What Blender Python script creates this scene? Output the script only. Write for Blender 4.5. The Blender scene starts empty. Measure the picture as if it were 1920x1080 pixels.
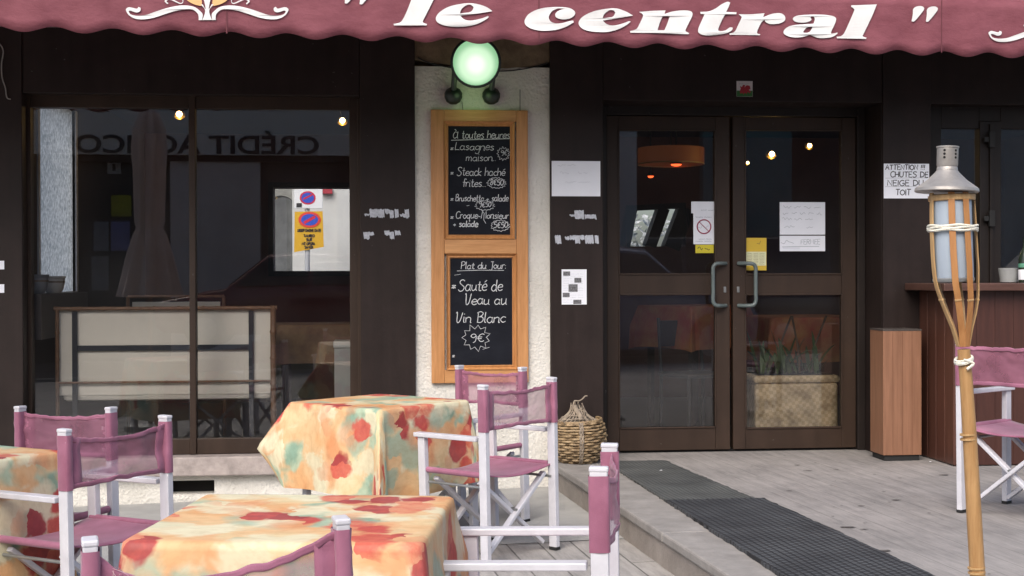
import bpy, bmesh, math, random
from mathutils import Vector, Matrix, noise as mnoise
S = bpy.context.scene
C = S.collection
rad = math.radians
random.seed(7)

# ------------------------------------------------------------------ camera
F_PX = 2550.0
CAM = Vector((0.0, -8.8, 1.36))
_a, _p, _r = rad(5.55), rad(0.36), 0.003
_f0 = Vector((math.sin(_a), math.cos(_a), 0)); _r0 = Vector((math.cos(_a), -math.sin(_a), 0)); _z = Vector((0, 0, 1))
FWD = _f0*math.cos(_p) - _z*math.sin(_p)
_u0 = _z*math.cos(_p) + _f0*math.sin(_p)
RGT = _r0*math.cos(_r) - _u0*math.sin(_r)
UP = _u0*math.cos(_r) + _r0*math.sin(_r)
cd = bpy.data.cameras.new('camera'); cam = bpy.data.objects.new('camera', cd); C.objects.link(cam)
m = Matrix((RGT, UP, -FWD)).transposed().to_4x4(); m.translation = CAM
cam.matrix_world = m
cd.sensor_width = 36; cd.lens = F_PX/1920*36; cd.clip_end = 500; cd.clip_start = 0.05
S.camera = cam
# ------------------------------------------------------------------ world, sun, exposure
w = bpy.data.worlds.new('World'); S.world = w; w.use_nodes = True
nt = w.node_tree; bg = nt.nodes['Background']
sky = nt.nodes.new('ShaderNodeTexSky'); sky.sky_type = 'NISHITA'; sky.sun_disc = False
SUN_EL, SUN_AZ = 44, 205           # azimuth: compass direction the light comes from (0 = +y)
sky.sun_elevation = rad(SUN_EL); sky.sun_rotation = rad(SUN_AZ)
sky.air_density = 1.0; sky.dust_density = 4.0; sky.ozone_density = 1.0
nt.links.new(sky.outputs[0], bg.inputs[0]); bg.inputs[1].default_value = 0.15
sl = bpy.data.lights.new('sun', 'SUN'); sl.energy = 1.5; sl.angle = rad(45); sl.color = (1, .975, .94)
so = bpy.data.objects.new('sun', sl); C.objects.link(so)
_d = Vector((math.sin(rad(SUN_AZ))*math.cos(rad(SUN_EL)), math.cos(rad(SUN_AZ))*math.cos(rad(SUN_EL)), math.sin(rad(SUN_EL))))
so.rotation_euler = _d.to_track_quat('Z', 'Y').to_euler(); so.location = (0, -20, 20)
S.view_settings.view_transform = 'Standard'; S.view_settings.look = 'None'
S.view_settings.exposure = 0.62; S.view_settings.gamma = 1
cy = S.cycles
cy.use_denoising = True; cy.max_bounces = 8; cy.transparent_max_bounces = 16; cy.sample_clamp_indirect = 4
cy.caustics_reflective = False; cy.caustics_refractive = False

# ------------------------------------------------------------------ pixel -> point helpers
def ray(px, py): return FWD*F_PX + RGT*(px-960) + UP*(540-py)
def hit(px, py, p0, n):
    d = ray(px, py); t = (Vector(p0)-CAM).dot(n)/d.dot(n); return CAM + d*t
def PY(px, py, y): return hit(px, py, (0, y, 0), Vector((0, 1, 0)))
def PZ(px, py, z): return hit(px, py, (0, 0, z), Vector((0, 0, 1)))
GS, GX = .026, .9
def gz(x): return GS*(x-GX)
def PG(px, py, h): return hit(px, py, (GX, 0, h), Vector((-GS, 0, 1)))
def rect(px0, py0, px1, py1, y):          # -> x0, x1, z0, z1 on plane y
    cx, cy_ = (px0+px1)/2, (py0+py1)/2
    return PY(px0, cy_, y).x, PY(px1, cy_, y).x, PY(cx, py1, y).z, PY(cx, py0, y).z

# ------------------------------------------------------------------ materials
MATS = {}
def mat(name, col, rough=.6, var=0, vscale=6, col2=None, bump=0, bscale=40, metal=0, spec=.5, stretch=None, coat=0):
    if name in MATS: return MATS[name]
    mt = bpy.data.materials.new(name); mt.use_nodes = True; MATS[name] = mt
    n = mt.node_tree.nodes; l = mt.node_tree.links; b = n['Principled BSDF']
    b.inputs['Roughness'].default_value = rough; b.inputs['Metallic'].default_value = metal
    b.inputs['Specular IOR Level'].default_value = spec; b.inputs['Coat Weight'].default_value = coat
    tc = n.new('ShaderNodeTexCoord'); src = tc.outputs['Object']
    if stretch:
        mp = n.new('ShaderNodeMapping'); mp.inputs['Scale'].default_value = stretch
        l.new(src, mp.inputs[0]); src = mp.outputs[0]
    if var or col2:
        no = n.new('ShaderNodeTexNoise'); no.inputs['Scale'].default_value = vscale; no.inputs['Detail'].default_value = 6
        no.inputs['Roughness'].default_value = .65
        l.new(src, no.inputs['Vector'])
        cr = n.new('ShaderNodeValToRGB'); l.new(no.outputs['Fac'], cr.inputs[0])
        c2 = col2 or tuple(min(1, c*(1+var)) for c in col)
        c1 = col if col2 else tuple(c*(1-var) for c in col)
        cr.color_ramp.elements[0].position = .3; cr.color_ramp.elements[1].position = .7
        cr.color_ramp.elements[0].color = (*c1, 1); cr.color_ramp.elements[1].color = (*c2, 1)
        l.new(cr.outputs[0], b.inputs['Base Color'])
    else: b.inputs['Base Color'].default_value = (*col, 1)
    if bump:
        nb = n.new('ShaderNodeTexNoise'); nb.inputs['Scale'].default_value = bscale; nb.inputs['Detail'].default_value = 5
        l.new(src, nb.inputs['Vector'])
        bu = n.new('ShaderNodeBump'); bu.inputs['Strength'].default_value = bump; bu.inputs['Distance'].default_value = .01
        l.new(nb.outputs['Fac'], bu.inputs['Height']); l.new(bu.outputs[0], b.inputs['Normal'])
    return mt
def emis(name, col, strength):
    mt = bpy.data.materials.new(name); mt.use_nodes = True; MATS[name] = mt
    b = mt.node_tree.nodes['Principled BSDF']; b.inputs['Base Color'].default_value = (*col, 1)
    b.inputs['Emission Color'].default_value = (*col, 1); b.inputs['Emission Strength'].default_value = strength
    return mt
def nodes_of(name):
    mt = bpy.data.materials.new(name); mt.use_nodes = True; MATS[name] = mt
    return mt, mt.node_tree.nodes, mt.node_tree.links, mt.node_tree.nodes['Principled BSDF']

PANEL = mat('dark_panel_paint', (.0215, .0145, .0130), .5, .22, 3, bump=.06, bscale=60, spec=.22)
FRAME = mat('brown_frame_paint', (.034, .0195, .0125), .4, .15, 5, spec=.35)
FRAMED = mat('dark_window_frame', (.016, .0115, .010), .4, .15, 5, spec=.3)
BLACK = mat('black_rubber', (.012, .012, .012), .7)
GAP = mat('dark_gap', (.006, .005, .005), .9)
SILLM = mat('sill_stone', (.36, .31, .29), .7, .25, 14, bump=.3, bscale=50)
WOODF = mat('honey_wood', (.42, .185, .062), .45, 0, 5, (.60, .295, .115), .08, 30, stretch=(9, 9, .8))
WOODFH = mat('honey_wood_rail', (.44, .20, .07), .45, 0, 5, (.62, .32, .13), .08, 30, stretch=(.8, 9, 9))
SLATE = mat('chalkboard_slate', (.0055, .0065, .011), .75, 0, 5, (.013, .015, .022), stretch=(1, 1, 2.2), spec=.18)
CHALK = mat('chalk', (.62, .64, .66), .9, .25, 60)
PAPER = mat('white_paper', (.82, .84, .90), .7, .03, 8)
INK = mat('black_ink', (.02, .02, .025), .7)
INKG = mat('grey_ink', (.36, .40, .44), .8)
FAINT = mat('faint_ink', (.56, .58, .64), .8)
RESID = mat('torn_paper', (.46, .48, .53), .8, .25, 60)
WHITE = mat('white_lacquer', (.57, .57, .615), .35, .10, 11, bump=.03, bscale=25)
GREYM = mat('grey_metal', (.30, .31, .31), .35, .1, 12, metal=.6)
HANDLEM = mat('handle_grey', (.12, .15, .15), .35, .1, 12)
CAPM = mat('weathered_tin', (.34, .32, .30), .45, .25, 14, bump=.15, bscale=60, metal=.45)
CANM = mat('can_aluminium', (.40, .47, .55), .5, .06, 8, bump=.05, bscale=30, metal=.2)
BAMB = mat('bamboo', (.31, .165, .060), .45, 0, 7, (.46, .275, .12), .15, 40, stretch=(12, 12, 1.2))
BAMBS = mat('bamboo_slat', (.34, .20, .08), .5, 0, 7, (.52, .34, .16), .08, 40, stretch=(14, 14, 1.5))
BAMBO = mat('bamboo_orange', (.33, .14, .042), .5, 0, 7, (.45, .22, .08), .08, 40, stretch=(14, 14, 1.5))
CORD = mat('white_cord', (.72, .70, .60), .8, .12, 90, bump=.4, bscale=150)
WICK = mat('wicker', (.15, .092, .045), .6, 0, 22, (.46, .335, .19), .3, 80)
WICKD = mat('wicker_dark', (.055, .045, .035), .8)
STRAW = mat('dry_straw', (.13, .10, .08), .8, 0, 20, (.40, .33, .25), .3, 60)
BOXW = mat('cedar_box', (.19, .090, .050), .5, 0, 4, (.275, .135, .078), .1, 30, stretch=(12, 12, .7))
COUNTW = mat('counter_wood', (.042, .0155, .0115), .4, 0, 4, (.068, .025, .018), .1, 30, stretch=(10, 10, .6))
COUNTT = mat('counter_top', (.085, .042, .032), .35, .25, 6, stretch=(.8, 8, 8))
CANV = mat('cream_canvas', (.84, .785, .68), .8, .06, 3, bump=.1, bscale=20)
STRAP = mat('dark_webbing', (.02, .022, .03), .7)
BAMI = mat('bamboo_frame_brown', (.20, .105, .055), .5, .3, 20)
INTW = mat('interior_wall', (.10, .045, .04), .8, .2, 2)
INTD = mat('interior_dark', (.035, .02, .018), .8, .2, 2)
GREENBLK = mat('lamp_black_green', (.012, .02, .016), .4)
ASPH = mat('asphalt', (.055, .055, .06), .85, .3, 12, bump=.3, bscale=120)
STONEW = mat('far_plaster', (.62, .60, .56), .85, .1, 2, bump=.3, bscale=20)

def plaster():
    mt, n, l, b = nodes_of('cream_roughcast')
    tc = n.new('ShaderNodeTexCoord')
    a = n.new('ShaderNodeTexNoise'); a.inputs['Scale'].default_value = 28; a.inputs['Detail'].default_value = 6; a.inputs['Roughness'].default_value = .6
    v = n.new('ShaderNodeTexVoronoi'); v.inputs['Scale'].default_value = 60
    for q in (a, v): l.new(tc.outputs['Object'], q.inputs['Vector'])
    mx = n.new('ShaderNodeMath'); mx.operation = 'MULTIPLY_ADD'; mx.inputs[1].default_value = .45
    l.new(v.outputs['Distance'], mx.inputs[0]); l.new(a.outputs['Fac'], mx.inputs[2])
    bu = n.new('ShaderNodeBump'); bu.inputs['Strength'].default_value = .75; bu.inputs['Distance'].default_value = .012
    l.new(mx.outputs[0], bu.inputs['Height']); l.new(bu.outputs[0], b.inputs['Normal'])
    c = n.new('ShaderNodeTexNoise'); c.inputs['Scale'].default_value = 3.5; c.inputs['Detail'].default_value = 8
    l.new(tc.outputs['Object'], c.inputs['Vector'])
    cr = n.new('ShaderNodeValToRGB'); l.new(c.outputs['Fac'], cr.inputs[0])
    cr.color_ramp.elements[0].position = .3; cr.color_ramp.elements[0].color = (.60, .58, .525, 1)
    cr.color_ramp.elements[1].position = .65; cr.color_ramp.elements[1].color = (.73, .71, .66, 1)
    l.new(cr.outputs[0], b.inputs['Base Color']); b.inputs['Roughness'].default_value = .9
    return mt
def wear(mt, amt=.09):
    n = mt.node_tree.nodes; l = mt.node_tree.links; b = n['Principled BSDF']; src = b.inputs['Base Color'].links[0].from_socket
    tc = n.new('ShaderNodeTexCoord'); a = n.new('ShaderNodeTexNoise'); a.inputs['Scale'].default_value = 34; a.inputs['Detail'].default_value = 3; l.new(tc.outputs['Object'], a.inputs['Vector'])
    cr = n.new('ShaderNodeValToRGB'); l.new(a.outputs['Fac'], cr.inputs[0]); cr.color_ramp.elements[0].position = .735; cr.color_ramp.elements[0].color = (0, 0, 0, 1); cr.color_ramp.elements[1].position = .76; cr.color_ramp.elements[1].color = (.8, .8, .8, 1)
    mp = n.new('ShaderNodeMapping'); mp.inputs['Scale'].default_value = (7, 7, .5); l.new(tc.outputs['Object'], mp.inputs[0]); st = n.new('ShaderNodeTexNoise'); st.inputs['Scale'].default_value = 2; st.inputs['Detail'].default_value = 7; l.new(mp.outputs[0], st.inputs['Vector'])
    c2_ = n.new('ShaderNodeValToRGB'); l.new(st.outputs['Fac'], c2_.inputs[0]); c2_.color_ramp.elements[0].position = .35; c2_.color_ramp.elements[0].color = (.9, .9, .9, 1); c2_.color_ramp.elements[1].position = .7; c2_.color_ramp.elements[1].color = (1.15, 1.14, 1.14, 1)
    m1 = n.new('ShaderNodeMix'); m1.data_type = 'RGBA'; m1.blend_type = 'MULTIPLY'; m1.inputs[0].default_value = 1; l.new(src, m1.inputs[6]); l.new(c2_.outputs[0], m1.inputs[7])
    m2 = n.new('ShaderNodeMix'); m2.data_type = 'RGBA'; l.new(cr.outputs[0], m2.inputs[0]); l.new(m1.outputs[2], m2.inputs[6]); m2.inputs[7].default_value = (amt, amt*.92, amt*.88, 1)
    l.new(m2.outputs[2], b.inputs['Base Color'])
    rr = n.new('ShaderNodeMapRange'); rr.inputs[3].default_value = .38; rr.inputs[4].default_value = .65; l.new(st.outputs['Fac'], rr.inputs[0]); l.new(rr.outputs[0], b.inputs['Roughness'])
for q in (PANEL, FRAME, FRAMED): wear(q)
PLAST = plaster()
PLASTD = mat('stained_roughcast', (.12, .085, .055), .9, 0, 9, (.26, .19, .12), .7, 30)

def glass(name, k=.085, tint=(.93, .94, .95)):
    mt = bpy.data.materials.new(name); mt.use_nodes = True; n = mt.node_tree.nodes; l = mt.node_tree.links
    n.clear(); o = n.new('ShaderNodeOutputMaterial'); t = n.new('ShaderNodeBsdfTransparent'); g = n.new('ShaderNodeBsdfGlossy')
    t.inputs[0].default_value = (*tint, 1); g.inputs['Roughness'].default_value = 0.0
    fr = n.new('ShaderNodeFresnel'); fr.inputs[0].default_value = 1.5
    mu = n.new('ShaderNodeMath'); mu.operation = 'MULTIPLY_ADD'; mu.inputs[1].default_value = 1.0; mu.inputs[2].default_value = k-.04
    mu.use_clamp = True
    l.new(fr.outputs[0], mu.inputs[0]); mx = n.new('ShaderNodeMixShader')
    l.new(mu.outputs[0], mx.inputs[0]); l.new(t.outputs[0], mx.inputs[1]); l.new(g.outputs[0], mx.inputs[2]); df = n.new('ShaderNodeBsdfDiffuse'); df.inputs[0].default_value = (.62, .60, .58, 1); m3 = n.new('ShaderNodeMixShader')  # pale diffuse haze mixed into the glass colour to lift the dark panes
    tc = n.new('ShaderNodeTexCoord'); no = n.new('ShaderNodeTexNoise'); no.inputs['Scale'].default_value = 2.2; no.inputs['Detail'].default_value = 6; l.new(tc.outputs['Object'], no.inputs['Vector'])
    mr = n.new('ShaderNodeMapRange'); mr.inputs[1].default_value = .3; mr.inputs[2].default_value = .7; mr.inputs[3].default_value = .003; mr.inputs[4].default_value = .019; l.new(no.outputs['Fac'], mr.inputs[0])
    l.new(mr.outputs[0], m3.inputs[0]); l.new(mx.outputs[0], m3.inputs[1]); l.new(df.outputs[0], m3.inputs[2]); l.new(m3.outputs[0], o.inputs[0])
    return mt
GLASS = glass('window_glass', .115, (.98, .985, .985))

def sling(name, alpha):
    mt, n, l, b = nodes_of(name)
    tc = n.new('ShaderNodeTexCoord'); no = n.new('ShaderNodeTexNoise'); no.inputs['Scale'].default_value = 9; no.inputs['Detail'].default_value = 5
    l.new(tc.outputs['Object'], no.inputs['Vector'])
    cr = n.new('ShaderNodeValToRGB'); l.new(no.outputs['Fac'], cr.inputs[0])
    cr.color_ramp.elements[0].position = .3; cr.color_ramp.elements[0].color = (.235, .078, .133, 1)
    cr.color_ramp.elements[1].position = .7; cr.color_ramp.elements[1].color = (.35, .134, .212, 1)
    l.new(cr.outputs[0], b.inputs['Base Color']); b.inputs['Roughness'].default_value = .75
    b.inputs['Sheen Weight'].default_value = .2
    b.inputs['Alpha'].default_value = alpha
    wv = n.new('ShaderNodeTexNoise'); wv.inputs['Scale'].default_value = 260
    l.new(tc.outputs['Object'], wv.inputs['Vector'])
    bu = n.new('ShaderNodeBump'); bu.inputs['Strength'].default_value = .25; bu.inputs['Distance'].default_value = .003
    l.new(wv.outputs['Fac'], bu.inputs['Height']); l.new(bu.outputs[0], b.inputs['Normal'])
    return mt
SLING = sling('mauve_canvas', 1.0); SLINGT = sling('mauve_open_weave', .62)

def cloth_mat():
    mt, n, l, b = nodes_of('watercolour_floral_cloth')
    uv = n.new('ShaderNodeUVMap'); uv.uv_map = 'UVMap'
    def N(t, **k):
        x = n.new(t)
        for a, v in k.items(): x.inputs[a].default_value = v
        return x
    def mth(op, a, bb=None, c=None, clamp=False):
        x = n.new('ShaderNodeMath'); x.operation = op; x.use_clamp = clamp
        for i, v in enumerate((a, bb, c)):
            if v is None: continue
            if isinstance(v, (int, float)): x.inputs[i].default_value = v
            else: l.new(v, x.inputs[i])
        return x.outputs[0]
    def ramp(fac, els, interp='EASE'):
        r = n.new('ShaderNodeValToRGB'); l.new(fac, r.inputs[0]); r.color_ramp.interpolation = interp
        while len(r.color_ramp.elements) < len(els): r.color_ramp.elements.new(.5)
        for e, (p, c) in zip(r.color_ramp.elements, els): e.position = p; e.color = (*c, 1) if len(c) == 3 else c
        return r.outputs[0]
    def mix(f, a, bb):
        x = n.new('ShaderNodeMix'); x.data_type = 'RGBA'
        l.new(f, x.inputs[0])
        for s, v in ((6, a), (7, bb)):
            if isinstance(v, tuple): x.inputs[s].default_value = (*v, 1)
            else: l.new(v, x.inputs[s])
        return x.outputs[2]
    def off(vec, o, s=(1, 1, 1)):
        x = n.new('ShaderNodeMapping'); x.inputs['Location'].default_value = o; x.inputs['Scale'].default_value = s
        l.new(vec, x.inputs[0]); return x.outputs[0]
    def nz(vec, sc, det=3, ro=.5):
        x = N('ShaderNodeTexNoise', Scale=sc, Detail=det, Roughness=ro); l.new(vec, x.inputs['Vector']); return x
    # warp
    wn = nz(uv.outputs[0], 4, 3, .5)
    sub = n.new('ShaderNodeVectorMath'); sub.operation = 'MULTIPLY_ADD'
    l.new(wn.outputs['Color'], sub.inputs[0]); sub.inputs[1].default_value = (.13, .13, 0)
    l.new(uv.outputs[0], sub.inputs[2]); V = sub.outputs[0]
    base = ramp(nz(V, 3.0, 3, .5).outputs['Fac'], [(.28, (.60, .27, .11)), (.39, (.63, .36, .17)), (.48, (.65, .43, .23)), (.60, (.65, .52, .30)), (.73, (.66, .60, .39))])
    teal = ramp(nz(off(V, (3.1, 1.7, 0)), 3.7, 3, .5).outputs['Fac'], [(.53, (0, 0, 0)), (.60, (.95, .95, .95))])
    col = mix(teal, base, ramp(nz(off(V, (9, 2, 0)), 9, 3).outputs['Fac'], [(.35, (.20, .34, .26)), (.65, (.40, .50, .36))]))
    org = ramp(nz(off(V, (7.7, 5.2, 0)), 3.6, 3, .5).outputs['Fac'], [(.54, (0, 0, 0)), (.72, (.75, .75, .75))])
    col = mix(org, col, (.60, .22, .085))
    cream = ramp(nz(off(V, (1.3, 8.2, 0)), 4.3, 4, .55).outputs['Fac'], [(.52, (0, 0, 0)), (.59, (.85, .85, .85))])
    col = mix(cream, col, (.64, .59, .41))
    # petals: cells whose centre falls inside a flower patch
    def cells(o, sc, psc, thr, edge, sharp):
        vo = N('ShaderNodeTexVoronoi', Scale=sc, Randomness=1.0); wv = n.new('ShaderNodeVectorMath'); wv.operation = 'MULTIPLY_ADD'
        l.new(nz(uv.outputs[0], 10, 3, .55).outputs['Color'], wv.inputs[0]); wv.inputs[1].default_value = (.12, .12, 0); l.new(off(uv.outputs[0], o), wv.inputs[2]); l.new(wv.outputs[0], vo.inputs['Vector'])
        pn = nz(vo.outputs['Position'], psc, 1, .4).outputs['Fac']
        m1 = mth('GREATER_THAN', pn, thr); m2 = mth('MULTIPLY', mth('SUBTRACT', edge, vo.outputs['Distance']), sharp, clamp=True)
        return mth('MULTIPLY', m1, m2), vo
    mk, _v = cells((4.4, 1.9, 0), 7.5, 3.4, .535, .60, 5)
    col = mix(mth('MULTIPLY', mk, .9), col, (.65, .61, .43))
    mk, _v = cells((8.1, 3.3, 0), 7, 3.1, .58, .60, 5)
    col = mix(mth('MULTIPLY', mk, .75), col, (.27, .40, .31))
    mk, _v = cells((.34, .55, 0), 9, 3.3, .535, .70, 3)
    col = mix(mth('MULTIPLY', mk, .55), col, (.60, .25, .12))
    mk, vo = cells((.3, .6, 0), 9.5, 3.3, .55, .68, 6)
    sep = n.new('ShaderNodeSeparateColor'); l.new(vo.outputs['Color'], sep.inputs[0])
    tone = mth('MULTIPLY_ADD', sep.outputs[0], .5, mth('MULTIPLY', nz(uv.outputs[0], 22, 4, .6).outputs['Fac'], .5))
    redc = ramp(tone, [(.28, (.30, .018, .034)), (.45, (.45, .042, .044)), (.60, (.53, .085, .06)), (.78, (.60, .24, .14))])
    col = mix(mth('MULTIPLY', mk, .9), col, redc)
    br_ = ramp(nz(off(V, (6, 6, 0), (1, 1.6, 1)), 17, 5, .7).outputs['Fac'], [(.3, (.88, .84, .80)), (.55, (1.02, 1.02, 1.02)), (.75, (1.07, 1.08, 1.10))], 'LINEAR')
    x = n.new('ShaderNodeMix'); x.data_type = 'RGBA'; x.blend_type = 'MULTIPLY'; x.inputs[0].default_value = 1; l.new(col, x.inputs[6]); l.new(br_, x.inputs[7]); col = x.outputs[2]
    l.new(col, b.inputs['Base Color']); b.inputs['Roughness'].default_value = .55
    b.inputs['Specular IOR Level'].default_value = .35
    wb = nz(uv.outputs[0], 7, 3); bu = n.new('ShaderNodeBump'); bu.inputs['Strength'].default_value = .12; bu.inputs['Distance'].default_value = .02
    l.new(wb.outputs['Fac'], bu.inputs['Height']); l.new(bu.outputs[0], b.inputs['Normal'])
    return mt
CLOTH = cloth_mat()

def awning_mat():
    mt, n, l, b = nodes_of('burgundy_awning_fabric')
    tc = n.new('ShaderNodeTexCoord')
    a = n.new('ShaderNodeTexNoise'); a.inputs['Scale'].default_value = 4.5; a.inputs['Detail'].default_value = 9; a.inputs['Roughness'].default_value = .68
    mp = n.new('ShaderNodeMapping'); mp.inputs['Scale'].default_value = (1, 1, 1.8)
    l.new(tc.outputs['Object'], mp.inputs[0]); l.new(mp.outputs[0], a.inputs['Vector'])
    cr = n.new('ShaderNodeValToRGB'); l.new(a.outputs['Fac'], cr.inputs[0])
    cr.color_ramp.elements[0].position = .32; cr.color_ramp.elements[0].color = (.150, .036, .050, 1)
    cr.color_ramp.elements[1].position = .64; cr.color_ramp.elements[1].color = (.212, .062, .081, 1)
    l.new(cr.outputs[0], b.inputs['Base Color']); b.inputs['Roughness'].default_value = .8
    bu = n.new('ShaderNodeBump'); bu.inputs['Strength'].default_value = .35; bu.inputs['Distance'].default_value = .03
    l.new(a.outputs['Fac'], bu.inputs['Height']); l.new(bu.outputs[0], b.inputs['Normal'])
    return mt
AWN = awning_mat()
AWNW = mat('awning_white_paint', (.62, .61, .60), .8, 0, 5, (.74, .74, .73), bump=.2, bscale=14)
AWNO = mat('awning_peach_paint', (.72, .42, .18), .7, .1, 8)

KD = None
def paving(name, c1, c2, mortar, scale_w, scale_h, ang, msize, stain=.5, bump=.4):
    mt, n, l, b = nodes_of(name)
    tc = n.new('ShaderNodeTexCoord'); mp = n.new('ShaderNodeMapping'); mp.inputs['Rotation'].default_value = (0, 0, ang)
    l.new(tc.outputs['Object'], mp.inputs[0])
    br = n.new('ShaderNodeTexBrick'); br.inputs['Scale'].default_value = 1; br.inputs['Brick Width'].default_value = scale_w
    br.inputs['Row Height'].default_value = scale_h; br.inputs['Mortar Size'].default_value = msize; br.inputs['Mortar Smooth'].default_value = .3
    br.inputs['Color1'].default_value = (*c1, 1); br.inputs['Color2'].default_value = (*c2, 1); br.inputs['Mortar'].default_value = (*mortar, 1)
    br.offset = .37
    l.new(mp.outputs[0], br.inputs['Vector'])
    st = n.new('ShaderNodeMapping'); st.inputs['Scale'].default_value = (1.2, 9, 1); l.new(mp.outputs[0], st.inputs[0])
    no = n.new('ShaderNodeTexNoise'); no.inputs['Scale'].default_value = 3; no.inputs['Detail'].default_value = 9; no.inputs['Roughness'].default_value = .7
    l.new(st.outputs[0], no.inputs['Vector'])
    n2 = n.new('ShaderNodeTexNoise'); n2.inputs['Scale'].default_value = 1.6; n2.inputs['Detail'].default_value = 7; n2.inputs['Roughness'].default_value = .65
    l.new(tc.outputs['Object'], n2.inputs['Vector'])
    ad = n.new('ShaderNodeMath'); ad.operation = 'ADD'; l.new(no.outputs['Fac'], ad.inputs[0]); l.new(n2.outputs['Fac'], ad.inputs[1])
    cr = n.new('ShaderNodeValToRGB'); mr = n.new('ShaderNodeMath'); mr.operation = 'MULTIPLY'; mr.inputs[1].default_value = .5
    l.new(ad.outputs[0], mr.inputs[0]); l.new(mr.outputs[0], cr.inputs[0])
    cr.color_ramp.elements[0].position = .34; cr.color_ramp.elements[0].color = (1-stain, 1-stain, 1-stain, 1)
    cr.color_ramp.elements[1].position = .58; cr.color_ramp.elements[1].color = (1.1, 1.08, 1.06, 1)
    mx = n.new('ShaderNodeMix'); mx.data_type = 'RGBA'; mx.blend_type = 'MULTIPLY'; mx.inputs[0].default_value = 1
    l.new(br.outputs['Color'], mx.inputs[6]); l.new(cr.outputs[0], mx.inputs[7])
    l.new(mx.outputs[2], b.inputs['Base Color']); b.inputs['Roughness'].default_value = .8
    nb = n.new('ShaderNodeTexNoise'); nb.inputs['Scale'].default_value = 90; nb.inputs['Detail'].default_value = 5; l.new(tc.outputs['Object'], nb.inputs['Vector'])
    hb = n.new('ShaderNodeMath'); hb.operation = 'MULTIPLY_ADD'; hb.inputs[1].default_value = -1.6
    l.new(br.outputs['Fac'], hb.inputs[0]); l.new(nb.outputs['Fac'], hb.inputs[2])
    bu = n.new('ShaderNodeBump'); bu.inputs['Strength'].default_value = bump; bu.inputs['Distance'].default_value = .006
    l.new(hb.outputs[0], bu.inputs['Height']); l.new(bu.outputs[0], b.inputs['Normal'])
    return mt

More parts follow.
